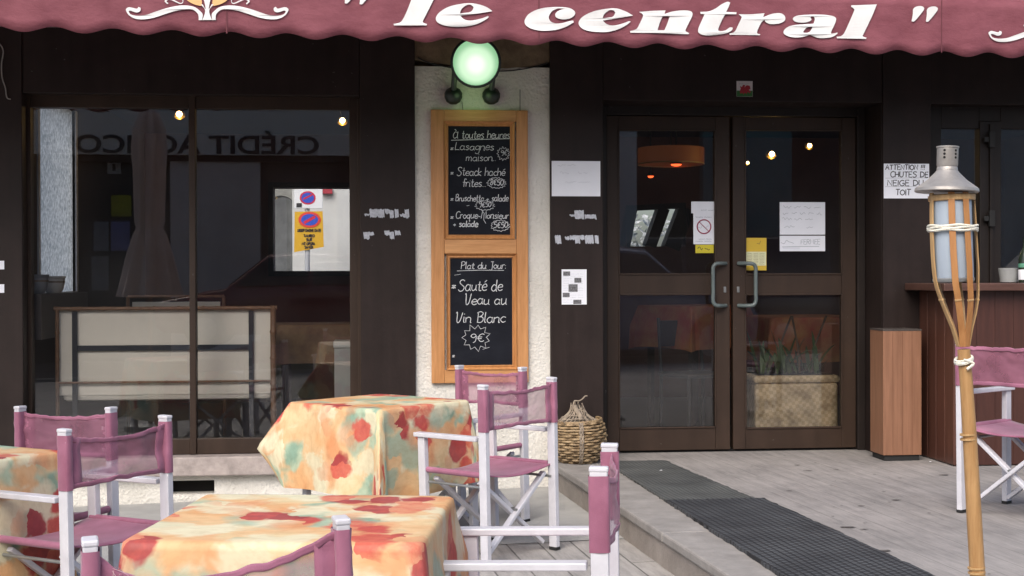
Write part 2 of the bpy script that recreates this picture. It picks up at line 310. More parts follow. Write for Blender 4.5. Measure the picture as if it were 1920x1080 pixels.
# ------------------------------------------------------------------ mesh helpers
class MB:
    def __init__(s): s.bm = bmesh.new()
    def box(s, x0, x1, y0, y1, z0, z1):
        if x0 > x1: x0, x1 = x1, x0
        if y0 > y1: y0, y1 = y1, y0
        if z0 > z1: z0, z1 = z1, z0
        v = [s.bm.verts.new(p) for p in ((x0,y0,z0),(x1,y0,z0),(x1,y1,z0),(x0,y1,z0),(x0,y0,z1),(x1,y0,z1),(x1,y1,z1),(x0,y1,z1))]
        for f in ((3,2,1,0),(4,5,6,7),(0,1,5,4),(1,2,6,5),(2,3,7,6),(3,0,4,7)): s.bm.faces.new([v[i] for i in f])
        return s
    def bar(s, p, q, w_, t_, up=(0, 0, 1)):
        p, q = Vector(p), Vector(q); d = (q-p).normalized(); u = Vector(up)
        if abs(d.dot(u)) > .99: u = Vector((0, 1, 0))
        a = d.cross(u).normalized(); b = a.cross(d).normalized()
        v = [s.bm.verts.new(o + a*i*w_/2 + b*j*t_/2) for o in (p, q) for i, j in ((-1,-1),(1,-1),(1,1),(-1,1))]
        for f in ((0,3,2,1),(4,5,6,7),(0,1,5,4),(1,2,6,5),(2,3,7,6),(3,0,4,7)): s.bm.faces.new([v[i] for i in f])
        bmesh.ops.recalc_face_normals(s.bm, faces=s.bm.faces)
        return s
    def tube(s, pts, r, seg=10, caps=True, closed=False):
        pts = [Vector(p) for p in pts]; n = len(pts); rs = r if isinstance(r, (list, tuple)) else [r]*n
        rings = []; prev = None
        for i, p in enumerate(pts):
            if closed: d = (pts[(i+1) % n]-pts[i-1]).normalized()
            else: d = (pts[min(i+1, n-1)]-pts[max(i-1, 0)]).normalized()
            if prev is None:
                u = Vector((0, 0, 1)) if abs(d.z) < .9 else Vector((1, 0, 0)); a = d.cross(u).normalized()
            else:
                a = prev - d*prev.dot(d)
                a = a.normalized() if a.length > 1e-6 else d.orthogonal().normalized()
            prev = a; b = d.cross(a)
            rings.append([s.bm.verts.new(p + (a*math.cos(2*math.pi*k/seg)+b*math.sin(2*math.pi*k/seg))*rs[i]) for k in range(seg)])
        for i in range(n if closed else n-1):
            A, B = rings[i], rings[(i+1) % n]
            for k in range(seg): s.bm.faces.new((A[k], A[(k+1) % seg], B[(k+1) % seg], B[k]))
        if caps and not closed:
            s.bm.faces.new(rings[0][::-1]); s.bm.faces.new(rings[-1])
        return s
    def lathe(s, prof, c=(0, 0, 0), seg=32, axis=None, cap=True):
        c = Vector(c); M = axis or Matrix.Identity(3); rings = []
        for r, z in prof:
            rings.append([s.bm.verts.new(c + M @ Vector((r*math.cos(2*math.pi*k/seg), r*math.sin(2*math.pi*k/seg), z))) for k in range(seg)])
        for A, B in zip(rings, rings[1:]):
            for k in range(seg): s.bm.faces.new((A[k], A[(k+1) % seg], B[(k+1) % seg], B[k]))
        if cap:
            s.bm.faces.new(rings[0][::-1]); s.bm.faces.new(rings[-1])
        return s
    def poly(s, pts): s.bm.faces.new([s.bm.verts.new(p) for p in pts]); return s
    def prism(s, pts, d):
        d = Vector(d); a = [s.bm.verts.new(p) for p in pts]; b = [s.bm.verts.new(Vector(p)+d) for p in pts]; n = len(a)
        s.bm.faces.new(a[::-1]); s.bm.faces.new(b)
        for i in range(n): s.bm.faces.new((a[i], a[(i+1) % n], b[(i+1) % n], b[i]))
        bmesh.ops.recalc_face_normals(s.bm, faces=s.bm.faces); return s
    def grid(s, rows):
        vs = [[s.bm.verts.new(p) for p in r] for r in rows]
        for A, B in zip(vs, vs[1:]):
            for k in range(len(A)-1): s.bm.faces.new((A[k], A[k+1], B[k+1], B[k]))
        return s
    def ribbon(s, pts, wd, nrm):
        nrm = Vector(nrm); pts = [Vector(p) for p in pts]; L, R = [], []
        for i, p in enumerate(pts):
            d = pts[min(i+1, len(pts)-1)]-pts[max(i-1, 0)]
            if d.length < 1e-7: d = Vector((1, 0, 0))
            a = d.cross(nrm).normalized()*wd/2; L.append(s.bm.verts.new(p+a)); R.append(s.bm.verts.new(p-a))
        for i in range(len(pts)-1): s.bm.faces.new((L[i], L[i+1], R[i+1], R[i]))
        return s
    def build(s, name, mt, parent=None, smooth=False, bevel=0, loc=None, thick=0):
        me = bpy.data.meshes.new(name); s.bm.to_mesh(me); s.bm.free(); me.materials.append(mt)
        if smooth:
            me.polygons.foreach_set('use_smooth', [True]*len(me.polygons)); me.set_sharp_from_angle(angle=rad(40))
        o = bpy.data.objects.new(name, me); C.objects.link(o)
        if parent: o.parent = parent
        if loc: o.location = loc
        if thick:
            md = o.modifiers.new('thickness', 'SOLIDIFY'); md.thickness = thick; md.offset = 0
        if bevel:
            md = o.modifiers.new('edge', 'BEVEL'); md.width = bevel; md.segments = 2; md.limit_method = 'ANGLE'
        return o
def tag(o, label=None, cat=None, group=None, kind=None):
    for k, v in (('label', label), ('category', cat), ('group', group), ('kind', kind)):
        if v: o[k] = v
    return o
def empty(name, loc=(0, 0, 0), rz=0, **k):
    o = bpy.data.objects.new(name, None); C.objects.link(o); o.location = loc; o.rotation_euler = (0, 0, rz); o.empty_display_size = .1
    return tag(o, **k)
def copy_tree(o, parent=None):
    c = o.copy(); C.objects.link(c)
    if parent: c.parent = parent
    for ch in [x for x in o.children]: copy_tree(ch, c)
    return c
def crom(pts, k=6, closed=False):
    P_ = [Vector(p) for p in pts]; n = len(P_)
    if n < 3: return P_
    out = []
    for i in range(n if closed else n-1):
        if closed: a, b, c, d = P_[i-1], P_[i], P_[(i+1) % n], P_[(i+2) % n]
        else: a, b, c, d = P_[max(i-1, 0)], P_[i], P_[i+1], P_[min(i+2, n-1)]
        for j in range(k):
            t = j/k
            out.append(.5*((2*b)+(c-a)*t+(2*a-5*b+4*c-d)*t*t+(3*b-a-3*c+d)*t**3))
    if not closed: out.append(P_[-1])
    return out
def outline(pts, k=6):                    # closed path; points with a third value 1 are corners
    n = len(pts); cs = [i for i, p in enumerate(pts) if len(p) > 2]
    if not cs: return crom([p[:2]+(0,) for p in pts], k, True)
    out = []
    for a, b in zip(cs, cs[1:]+[cs[0]+n]):
        run = [pts[i % n][:2]+(0,) for i in range(a, b+1)]
        out += crom(run, k)[:-1]
    return out
def filled(loops, mapf, thick=0):
    """flat filled shape with holes -> list of triangles as world points"""
    cu = bpy.data.curves.new('tmp', 'CURVE'); cu.dimensions = '2D'; cu.fill_mode = 'BOTH'
    for lp in loops:
        sp = cu.splines.new('POLY'); sp.points.add(len(lp)-1); sp.use_cyclic_u = True
        for q, p in zip(sp.points, lp): q.co = (p[0], -p[1], 0, 1)
    ob = bpy.data.objects.new('tmp', cu); C.objects.link(ob)
    me = bpy.data.meshes.new_from_object(ob.evaluated_get(bpy.context.evaluated_depsgraph_get()))
    res = ([mapf(v.co.x, -v.co.y) for v in me.vertices], [tuple(p.vertices) for p in me.polygons])
    bpy.data.objects.remove(ob); bpy.data.curves.remove(cu); bpy.data.meshes.remove(me)
    return res
def add_filled(mb, loops, mapf):
    vs, fs = filled(loops, mapf); bv = [mb.bm.verts.new(v) for v in vs]
    for f in fs:
        try: mb.bm.faces.new([bv[i] for i in f])
        except ValueError: pass

# ------------------------------------------------------------------ handwriting: one stroke per line, baseline 0, x height 5, capitals 9
GL = {
'a':(4.9,"4,4 2,5 .5,3 .6,1.2 2,0 3.5,1 4,3.5;4,5 4,1 4.8,0"),'b':(4.4,".5,9 .5,0;.5,3.5 2.2,5 4,3.5 4,1.3 2.2,0 .5,1.2"),
'c':(4.2,"4,4.2 2.3,5 .6,3.2 .6,1.6 2.2,0 4,.9"),'d':(4.9,"4,4 2.2,5 .5,3.2 .6,1.2 2.2,0 4,1.4;4,9 4,1 4.8,0"),
'e':(4.3,".6,2.6 4,3 3.4,4.8 2,5 .6,3.2 .7,1.2 2.2,0 4.2,.9"),'f':(3.6,"4,8.2 3,9 2,8 2,0;.6,5 3.6,5"),
'g':(4.6,"4,4 2.2,5 .5,3.4 .7,1.4 2.2,.6 4,1.8;4,5 4,-2.5 2.4,-4 .6,-3"),'h':(4.4,".5,9 .5,0;.5,3.4 2.2,5 3.8,4 3.8,0"),
'i':(1.8,".8,5 .8,.6 1.6,0;.7,7.3 1,7"),'l':(1.9,".8,9 .8,.8 1.7,0"),'m':(6.2,".5,5 .5,0;.5,3.6 1.7,5 2.8,4 2.8,0;2.8,3.6 4,5 5.2,4 5.2,0 5.9,.2"),
'n':(4.6,".5,5 .5,0;.5,3.5 2.2,5 3.8,4 3.8,0 4.5,.2"),'o':(4.4,"2.3,5 .6,3.4 .7,1.4 2.3,0 3.9,1.5 3.9,3.5 2.3,5"),
'p':(4.4,".5,5 .5,-4;.5,3.6 2.2,5 4,3.5 4,1.5 2.3,0 .5,1"),'q':(4.9,"4,4 2.2,5 .5,3.2 .7,1.2 2.2,0 4,1.4;4,5 4,-4 4.9,-3"),
'r':(3.4,".5,5 .5,0;.5,3.3 1.8,4.9 3.2,4.6"),'s':(3.8,"3.4,4.4 2,5 .8,4 2,2.7 3.3,1.4 2.2,0 .5,.6"),
't':(3.5,"1.6,8 1.6,1 2.6,0 3.4,.5;.3,5.2 3.2,5.2"),'u':(4.7,".5,5 .5,1.4 1.8,0 3.6,1.4;3.8,5 3.8,1 4.6,0"),'v':(4,".3,5 1.9,0 3.6,5"),
'k':(4.2,".5,9 .5,0;3.8,5 .6,2.4 3.9,0"),'é':(4.3,".6,2.6 4,3 3.4,4.8 2,5 .6,3.2 .7,1.2 2.2,0 4.2,.9;1.8,6.4 3.6,8"),
'à':(6,"4.6,6 2.2,7.2 .5,4.6 .6,1.6 2.2,0 4.2,1.6;4.7,7.4 4.7,1 5.6,0;1.2,10 3,8.6"),
'L':(4.6,"1.2,9 .8,4 .6,0;.6,0 2.4,.5 4.4,.2"),'S':(5.6,"5,8 3.4,9.2 1.4,8.4 1.3,6.4 3.2,4.8 4.8,3 4,.6 2,-.2 .4,1"),
'B':(5.4,"1,9 1,0;.2,8 2.4,9.3 4.3,8 3.6,5.6 1.2,4.8;1.2,4.8 4,4.6 5,2.4 3.4,.2 .6,.3"),'C':(5.2,"5,7.6 3.4,9 1.2,7.6 .5,4.4 1.4,1 3.2,0 5,1.2"),
'M':(7,"!.6,0 1.2,9 3.4,3 5.6,9 6.4,0"),'P':(5,".9,9 .9,0;.1,8 2.4,9.4 4.6,8 4.2,5.4 1,4.4"),
'J':(4,"2.8,9 2.8,0 1.6,-2 .3,-1;.8,9 4,9"),'V':(5.2,".2,8.4 .9,9 1.2,1.6 2.2,0 3.6,2 4.6,9"),
'A':(5.6,"!.2,0 2.6,9 5,0;1.1,3.4 4.1,3.4"),'T':(5.2,"!2.5,9 2.5,0;.2,9 4.9,9"),'E':(4.6,"!4.2,9 .6,9 .6,0 4.3,0;.6,4.7 3.6,4.7"),
'N':(5.6,"!.6,0 .6,9 4.8,0 4.8,9"),'I':(1.8,"!.8,9 .8,0"),'O':(6,"3,9 .6,6.4 .6,2.6 3,0 5.2,2.6 5.2,6.4 3,9"),
'H':(5.4,"!.6,9 .6,0;4.6,9 4.6,0;.6,4.6 4.6,4.6"),'U':(5.4,".6,9 .6,2 2.4,0 4.4,2 4.6,9"),'D':(5.6,".7,9 .7,0;.2,9 3.4,8.4 5,5 4,1.4 .3,0"),
'G':(5.8,"5,7.8 3.2,9 1,7.4 .5,4 1.6,.8 3.4,0 5,1.6 5,4 3.2,4"),'F':(4.4,"!.6,0 .6,9 4.2,9;.6,4.8 3.4,4.8"),'R':(5,".7,0 .7,9;.7,9 3.6,9 4.4,7 3.4,5 .8,4.6;2,4.6 4.6,0"),
'0':(4.4,"2.2,7 .6,5 .6,2 2.2,0 3.8,2 3.8,5 2.2,7"),'5':(4.2,"3.8,7 1,7 .8,4;.8,4 2.6,4.4 3.8,2.6 2.6,0 .5,.4"),'8':(4.2,"2.2,3.8 .8,5.4 2.2,7 3.6,5.4 2.2,3.8 .6,1.8 2.2,0 3.8,1.8 2.2,3.8"),
'9':(4.4,"3.6,5.4 2.2,4 .7,5.4 2,7.4 3.6,6 3.6,1 2.2,-.6"),'€':(4.8,"4.4,6.2 3,7 1.4,5.6 1,3.4 1.6,1 3,0 4.4,.9;.2,4.1 3.2,4.1;.2,2.8 3,2.8"),
'+':(4.4,"!.4,2.6 3.8,2.6;2.1,4.4 2.1,.8"),'-':(3.4,"!.4,2.6 2.9,2.6"),':':(1.6,"!.7,3.8 .8,3.3;.7,.6 .8,.1"),'.':(1.6,"!.5,.3 .9,.2"),'!':(2.2,"!1.2,9 .8,3;.7,1 .8,.2"),
'*':(4,"!.4,1 3.4,4.4;3.4,1 .4,4.4;1.9,.4 1.9,5"),' ':(3.2,""),
}
def write(mb, text, x0, x1, zb, xh, y, wd, slant=.12, jit=.3, seed=1):
    """handwriting on the vertical plane y, from x0 to x1, baseline zb, x height xh (metres); faces -y"""
    rnd = random.Random(seed+len(text)); W = sum(GL[c][0] for c in text); k = xh/5; sx = (x1-x0)/W
    cx = 0
    for ch in text:
        wv, st = GL[ch]; dz = rnd.uniform(-jit, jit)*k; sc = rnd.uniform(.93, 1.08)
        for stroke in st.split(';'):
            if not stroke: continue
            hard = stroke[0] == '!' or st[0] == '!'
            pts = [tuple(map(float, q.split(','))) for q in stroke.lstrip('!').split()]
            pts = [(a+rnd.uniform(-.12, .12), b+rnd.uniform(-.12, .12), 0) for a, b in pts]
            pl = [Vector(p) for p in pts] if hard else crom(pts, 4)
            mb.ribbon([(x0+(cx+p.x)*sx+p.y*k*sc*slant, y, zb+dz+p.y*k*sc) for p in pl], wd, (0, -1, 0))
        cx += wv
def scribble(mb, x0, x1, z, h, y, wd, seed=1, words=3):
    rnd = random.Random(seed); x = x0
    for k in range(words):
        e = x0+(x1-x0)*(k+1)/words-(x1-x0)*.05; pts = []
        while x < e:
            pts.append((x, y, z+rnd.uniform(0, h)*(1 if rnd.random() < .8 else 1.6))); x += h*.55
        if len(pts) > 2: mb.ribbon(crom(pts, 3), wd, (0, -1, 0))
        x = e+(x1-x0)*.06
def spiky(mb, cx, cz, rx, rz, y, wd, n=13, inner=.72, seed=3):
    rnd = random.Random(seed); pts = []
    for i in range(2*n+1):
        a = 2*math.pi*i/(2*n); q = (1 if i % 2 else inner)*rnd.uniform(.93, 1.07)
        pts.append((cx+rx*q*math.cos(a), y, cz+rz*q*math.sin(a)))
    mb.ribbon(pts, wd, (0, -1, 0))

# ================================================================== SETTING
KA, KB = PZ(1043, 872, .18), PZ(1307, 1041, .18)          # kerb line
KDIR = (KB-KA).normalized(); KDIR.z = 0; KDIR.normalize(); KN = Vector((-KDIR.y, KDIR.x, 0))   # KN points onto the terrace
if KN.x < 0: KN = -KN
KANG = math.atan2(KDIR.y, KDIR.x)
PAVE = paving('street_pavers', (.36, .345, .33), (.31, .30, .29), (.13, .125, .12), .95, .165, -KANG, .005, .45)
DECK = paving('terrace_boards', (.29, .275, .268), (.27, .257, .25), (.20, .19, .183), 2.3, .145, -KANG, .003, .42, .3)
KERBM = mat('kerb_stone_grey', (.205, .192, .18), .8, 0, 7, (.31, .292, .275), .35, 60)
g = MB(); g.poly([(x, y, gz(x)) for x, y in ((-40, -11.8), (40, -11.8), (40, 0.02), (-40, 0.02))]); g.poly([(x, y, gz(x)) for x, y in ((-40, .02), (-2.9, .02), (-2.9, 40), (-40, 40))])
tag(g.build('pavement', PAVE), kind='structure')
g = MB(); g.poly([(-40, -11.82, gz(-40)-.10), (-40, -60, .3), (40, -60, 1.5), (40, -11.82, gz(40)-.10)]); tag(g.build('road', ASPH), kind='structure')
g = MB(); g.prism([(-40, -11.95, gz(-40)-.02), (40, -11.95, gz(40)-.02), (40, -11.95, gz(40)+.05), (-40, -11.95, gz(-40)+.05)], (0, .14, 0)); tag(g.build('road_kerb', KERBM), kind='structure')
g = MB(); g.poly([(-2.9, 14, -.3), (20, 14, .1), (20, 40, .1), (-2.9, 40, -.3)]); tag(g.build('rear_lane', ASPH), kind='structure')
TZ = .18
# terrace (boards) and its kerb of long stones
KW = .30
far = KA + KDIR*6.2
g = MB(); a = KA+KN*KW; b = far+KN*KW
top = [(a.x, a.y, TZ-.003), (b.x, b.y, TZ-.003), (9, b.y, TZ-.003), (9, .60, TZ-.003), (KA.x+.06, .60, TZ-.003), (KA.x+.06, a.y+.01, TZ-.003)]
g.prism([(x, y, z-.3) for x, y, z in top], (0, 0, .3)); tag(g.build('terrace', DECK), kind='structure')
KERBR = mat('kerb_riser', (.20, .175, .155), .85, 0, 5, (.31, .275, .245), .35, 60)
kb = MB(); kr = MB(); t = 0; rnd = random.Random(4)
def slab(mb_, p, q, n0, n1, z0, z1): mb_.prism([(p.x+KN.x*n0, p.y+KN.y*n0, z0), (q.x+KN.x*n0, q.y+KN.y*n0, z0), (q.x+KN.x*n1, q.y+KN.y*n1, z0), (p.x+KN.x*n1, p.y+KN.y*n1, z0)], (0, 0, z1-z0))
for ln in (2.35, 1.85, 2.0):
    slab(kb, KA+KDIR*(t+.003), KA+KDIR*(t+ln-.003), 0, KW, TZ-.048+rnd.uniform(-.001, .002), TZ+rnd.uniform(-.001, .003)); t += ln
t = 0
for ln in (.62, .9, .75, 1.0, .8, .95, 1.18):
    slab(kr, KA+KDIR*(t+.003), KA+KDIR*(t+ln-.003), .016+rnd.uniform(-.002, .003), KW-.01, -.14, TZ-.050); t += ln
kb.prism([(KA.x, KA.y+.006, TZ-.048), (KA.x+KN.x*KW, KA.y+KN.y*KW+.006, TZ-.048), (KA.x+KW*.9, .0, TZ-.048), (KA.x, .0, TZ-.048)], (0, 0, .0475))
kr.prism([(KA.x+.012, KA.y+.006, -.14), (KA.x+KN.x*KW, KA.y+KN.y*KW+.006, -.14), (KA.x+KW*.9, .0, -.14), (KA.x+.012, .0, -.14)], (0, 0, TZ+.09))
tag(kb.build('kerb', KERBM, bevel=.01), kind='structure'); tag(kr.build('kerb_riser', KERBR, bevel=.004), kind='structure')
g = MB(); g.box(-2.75, 8, .42, 4.6, TZ-.05, TZ-.004); tag(g.build('interior_floor', mat('interior_floor_tile', (.03, .026, .024), .35, .3, 5)), kind='structure')
g = MB(); xk = (KA+KDIR*((-1.83-KA.y)/KDIR.y)).x
g.poly([(x, y, gz(x)+.004) for x, y in ((-8, -1.83), (xk+.08, -1.83), (KA.x+.06, KA.y), (KA.x+.06, .02), (-8, .02))])
tag(g.build('concrete_strip', mat('worn_concrete', (.30, .30, .29), .85, 0, 3, (.41, .405, .39), .25, 70)), kind='structure')
# ================================================================== CAFE BUILDING
cafe = empty('cafe_building', (1, 0, 0), label='cafe ground floor with dark brown panels, cream pillar and brown glazed doors', cat='building')
cafe.location = (0, 0, 0)
WT = 2.95
def panel(px0, py0, px1, py1, yf=-.03, th=.2, name='wall_panel', mt=PANEL, bevel=.004):
    x0, x1, z0, z1 = rect(px0, py0, px1, py1, yf)
    return MB().box(x0, x1, yf, yf+th, z0, z1).build(name, mt, cafe, bevel=bevel)
# upper structure
XL = PY(-45, 500, -.03).x
x0, x1, z0, z1 = rect(-45, -60, 42, 930, -.03)
MB().box(XL, x1, -.03, .25, z0, WT).build('wall_panel', PANEL, cafe, bevel=.004)
xpan0 = PY(676, 500, -.03).x; xpan1 = PY(779, 500, -.03).x
zfas = PY(360, 177, -.02).z
MB().box(x1+.001, xpan0-.001, -.02, .25, zfas, WT).build('fascia', PANEL, cafe, bevel=.004)
zsill = PY(640, 856, -.03).z
MB().box(xpan0, xpan1, -.03, .25, zsill, WT).build('wall_panel', PANEL, cafe, bevel=.004)
xpil1 = PY(1031, 500, 0).x
# pillar, roughcast
zst = PY(900, 122, 0).z
MB().box(xpan1+.001, xpil1, 0, .30, -.2, zst-.012).build('pillar', PLAST, cafe)
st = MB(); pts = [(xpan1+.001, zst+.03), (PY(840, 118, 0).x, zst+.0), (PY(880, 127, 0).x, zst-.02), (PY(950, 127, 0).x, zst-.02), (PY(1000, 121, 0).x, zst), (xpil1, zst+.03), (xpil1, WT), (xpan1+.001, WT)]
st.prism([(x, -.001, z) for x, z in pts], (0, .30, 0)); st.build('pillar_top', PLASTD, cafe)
xdp1 = PY(1131, 500, -.03).x
MB().box(xpil1+.001, xdp1, -.03, .50, -.1, WT).build('wall_panel', PANEL, cafe, bevel=.004)
xr0 = PY(1656, 500, -.03).x; xr1 = PY(1746, 500, -.03).x
zf2 = PY(1390, 190, -.02).z
MB().box(xdp1+.001, xr0-.001, -.02, .40, zf2, WT).build('fascia', PANEL, cafe, bevel=.004)
MB().box(xr0, xr1, -.03, .40, -.1, WT).build('wall_panel', PANEL, cafe, bevel=.004)
zf3 = PY(1850, 196, -.02).z
MB().box(xr1+.001, 6.5, -.02, .30, zf3, WT).build('fascia', PANEL, cafe, bevel=.004)
MB().box(XL, 6.5, 0.0, .3, WT+.001, 6.2).build('upper_wall', STONEW, cafe)
# plinth under the window with a vent opening
xv0, xv1, zv0, zv1 = rect(312, 901, 402, 927, .03)
xw0 = PY(42, 880, .03).x; zs2 = PY(400, 890, .03).z
pl = MB(); pl.box(XL+.1, xv0, .03, .28, -.35, zs2); pl.box(xv1, xpan1, .03, .28, -.35, zs2); pl.box(xv0+.001, xv1-.001, .031, .28, -.35, zv0); pl.box(xv0+.001, xv1-.001, .031, .28, zv1, zs2)
pl.build('plinth', PLAST, cafe)
MB().box(xv0-.01, xv1+.01, .16, .2, zv0-.02, zv1+.02).build('vent', GAP, cafe)
# ---- big window on the left
def pane(mb_parent, x0, x1, z0, z1, y, name='pane'):
    m_ = MB(); m_.poly([(x0, y, z0), (x1, y, z0), (x1, y, z1), (x0, y, z1)])
    return m_.build(name, GLASS, mb_parent)
YW = .09
fx0, fx1, fz0, fz1 = rect(42, 178, 676, 852, YW)
gx0, _, gz0_, gz1_ = rect(60, 203, 356, 824, YW+.02); _, gx1, _, _ = rect(60, 203, 356, 824, YW+.02)
hx0, hx1, _, _ = rect(368, 204, 656, 824, YW+.02)
fr = MB()
fr.box(fx0-.02, gx0, YW, YW+.08, fz0, fz1+.03); fr.box(hx1, fx1+.03, YW, YW+.08, fz0, fz1+.03)
fr.box(gx1, hx0, YW-.012, YW+.08, fz0, fz1+.03)
fr.box(gx0, gx1, YW+.001, YW+.08, gz1_, fz1+.03); fr.box(hx0, hx1, YW+.001, YW+.08, gz1_, fz1+.03)
fr.box(gx0, gx1, YW+.001, YW+.08, fz0, gz0_); fr.box(hx0, hx1, YW+.001, YW+.08, fz0, gz0_)
fr.box(fx0-.02, fx1+.03, YW-.03, YW-.001, fz1-.012, fz1+.03); fr.box(fx0-.02, fx0+.018, YW-.03, YW-.001, fz0, fz1-.013); fr.box(fx1-.018, fx1+.03, YW-.03, YW-.001, fz0, fz1-.013)
window = fr.build('window', FRAME, cafe, bevel=.004)
pane(window, gx0, gx1, gz0_, gz1_, YW+.03); pane(window, hx0, hx1, gz0_, gz1_, YW+.031)
MB().box(fx0-.1, xpan1-.02, -.045, YW+.05, zs2+.002, fz0-.002).build('sill', SILLM, window, bevel=.008)
# ---- doors, recessed
YD = .31
dx0, dx1, dz0, dz1 = rect(1131, 190, 1620, 845, YD)
dz0 = TZ
zh = PY(1370, 219, YD).z; xl0 = PY(1138, 530, YD).x; xl1 = PY(1368, 530, YD).x; xl2 = PY(1374, 530, YD).x; xl3 = PY(1604, 530, YD).x
df = MB(); df.box(dx0-.02, xl0-.004, YD-.03, YD+.08, dz0, dz1+.1); df.box(xl3+.004, dx1, YD-.03, YD+.08, dz0, dz1+.1); df.box(xl0-.003, xl3+.003, YD-.03, YD+.08, zh+.004, dz1+.1)
df.build('door_frame', FRAMED, cafe, bevel=.004)
MB().box(dx1+.001, xr0-.002, -.019, YD+.05, dz0, zf2-.002).build('wall_panel', PANEL, cafe)
MB().box(dx0-.02, dx1, YD+.02, YD+.07, dz0+.001, dz0+.012).build('threshold', GAP, cafe)
def leaf(x0, x1, gpx0, gpx1, sgn):
    gl0, gl1, _, gt = rect(gpx0, 244, gpx1, 514, YD); _, _, gm, _ = rect(gpx0, 244, gpx1, 514, YD)
    _, _, gb, gm2 = rect(gpx0, 552, gpx1, 802, YD); zb = dz0+.014
    d = MB(); t0, t1 = YD-.005, YD+.05
    d.box(x0, gl0, t0, t1, zb, zh); d.box(gl1, x1, t0, t1, zb, zh); d.box(gl0+.0005, gl1-.0005, t0+.001, t1, gt, zh)
    d.box(gl0+.0005, gl1-.0005, t0+.001, t1, gm2, gm); d.box(gl0+.0005, gl1-.0005, t0+.001, t1, zb, gb)
    # glazing beads
    for (za, zb_) in ((gm, gt), (gb, gm2)):
        for aa in ((gl0-.006, gl0+.006, za, zb_), (gl1-.006, gl1+.006, za, zb_), (gl0+.006, gl1-.006, zb_-.006, zb_+.006), (gl0+.006, gl1-.006, za-.006, za+.006)): d.box(aa[0], aa[1], t0-.006, t0+.02, aa[2], aa[3])
    lf = d.build('door', FRAME, cafe, bevel=.003)
    pane(lf, gl0, gl1, gm, gt, YD+.02); pane(lf, gl0, gl1, gb, gm2, YD+.0205)
    return lf, (gl0, gl1, gm, gm2, gb)
l1, L1 = leaf(xl0, xl1, 1160, 1341, 1); l2, L2 = leaf(xl2, xl3, 1397, 1578, -1)
for lf, pxs, pxo in ((l1, 1361, 1337), (l2, 1384, 1417)):
    yo = YD-.065; a = PY(pxs, 494, YD-.006); b = PY(pxs, 573, YD-.006); o_ = PY(pxo, 500, yo).x
    zt, zb = a.z, b.z
    pts = [(a.x, YD-.004, zt), (a.x+(o_-a.x)*.45, yo+.012, zt+.0), (a.x+(o_-a.x)*.82, yo, zt-.004), (o_, yo, zt-.03), (o_, yo, zt-.08), (o_, yo, (zt+zb)/2), (o_, yo, zb+.08), (o_, yo, zb+.03), (a.x+(o_-a.x)*.82, yo, zb+.004), (a.x+(o_-a.x)*.45, yo+.012, zb), (a.x, YD-.004, zb)]
    MB().tube(crom(pts, 4), .0135, 10).build('handle', HANDLEM, lf, smooth=True)
    k = PY(1359 if lf is l1 else 1384, 543, YD-.006)
    MB().box(k.x-.009, k.x+.009, YD-.012, YD-.004, k.z-.02, k.z+.02).build('lock_plate', GREYM, lf, bevel=.003)
# ---- right window
YR = .12
rx0, rx1, rz0, rz1 = rect(1746, 197, 2060, 560, YR)
w2 = MB(); a0, a1, b0, b1 = rect(1765, 240, 1836, 531, YR); c0, c1, _, _ = rect(1876, 240, 1990, 531, YR)
rz0 = PY(1850, 545, YR).z
zt2 = PY(1800, 241, YR).z
w2.box(rx0-.01, a0, YR, YR+.08, rz0, rz1+.05); w2.box(a1, c0, YR-.01, YR+.08, rz0, zt2+.05); w2.box(c1, rx1+.3, YR, YR+.08, rz0, rz1+.05)
w2.box(a0, a1, YR+.001, YR+.08, zt2, rz1+.05); w2.box(c0, c1, YR+.001, YR+.08, zt2, rz1+.05); w2.box(a1+.001, c0-.001, YR+.001, YR+.08, zt2+.05, rz1+.05)
w2.box(a0, a1, YR+.001, YR+.08, rz0, rz0+.03); w2.box(c0, c1, YR+.001, YR+.08, rz0, rz0+.03)
xg = PY(1856, 300, YR).x; w2.box(xg-.012, xg+.012, YR-.03, YR-.011, rz0+.02, zt2+.03)
win2 = w2.build('window', FRAMED, cafe, bevel=.004)
pane(win2, a0, a1, rz0+.03, zt2, YR+.03); pane(win2, c0, c1, rz0+.03, zt2, YR+.03)
for pz in (262, 410):
    q = PY(1858, pz, YR-.03); hb = MB(); hb.box(q.x-.02, q.x+.02, YR-.055, YR-.031, q.z-.055, q.z+.055); hb.box(q.x-.055, q.x-.021, YR-.05, YR-.033, q.z-.018, q.z+.018)
    hb.build('handle', BLACK, win2, bevel=.004)
MB().box(xr1+.001, 6.5, .05, .30, -.1, rz0-.003).build('lower_wall', PANEL, cafe)
# ---- interior shell
XI0, XI1, YB, ZC = PY(74, 549, .5).x, 6.4, 4.6, 2.78
X0_W = XI0-.14
bx0, bx1, bz0, bz1 = rect(513, 352, 657, 508, YB)
iw = MB(); iw.box(X0_W, bx0, YB, YB+.2, 0, ZC); ux0, ux1, uz0, uz1 = rect(1176, 390, 1286, 462, YB); iw.box(bx1, ux0, YB, YB+.2, 0, ZC); iw.box(ux1, XI1, YB, YB+.2, 0, ZC); iw.box(ux0, ux1, YB+.001, YB+.2, 0, uz0); iw.box(ux0, ux1, YB+.001, YB+.2, uz1, ZC); iw.box(bx0, bx1, YB+.001, YB+.2, 0, bz0); iw.box(bx0, bx1, YB+.001, YB+.2, bz1, ZC)
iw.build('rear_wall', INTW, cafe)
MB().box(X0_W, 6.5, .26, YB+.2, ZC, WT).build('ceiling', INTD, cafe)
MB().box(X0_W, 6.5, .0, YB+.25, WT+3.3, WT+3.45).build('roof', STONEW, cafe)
MB().box(6.38, 6.5, .31, YB, 0, ZC).build('side_wall', INTW, cafe)
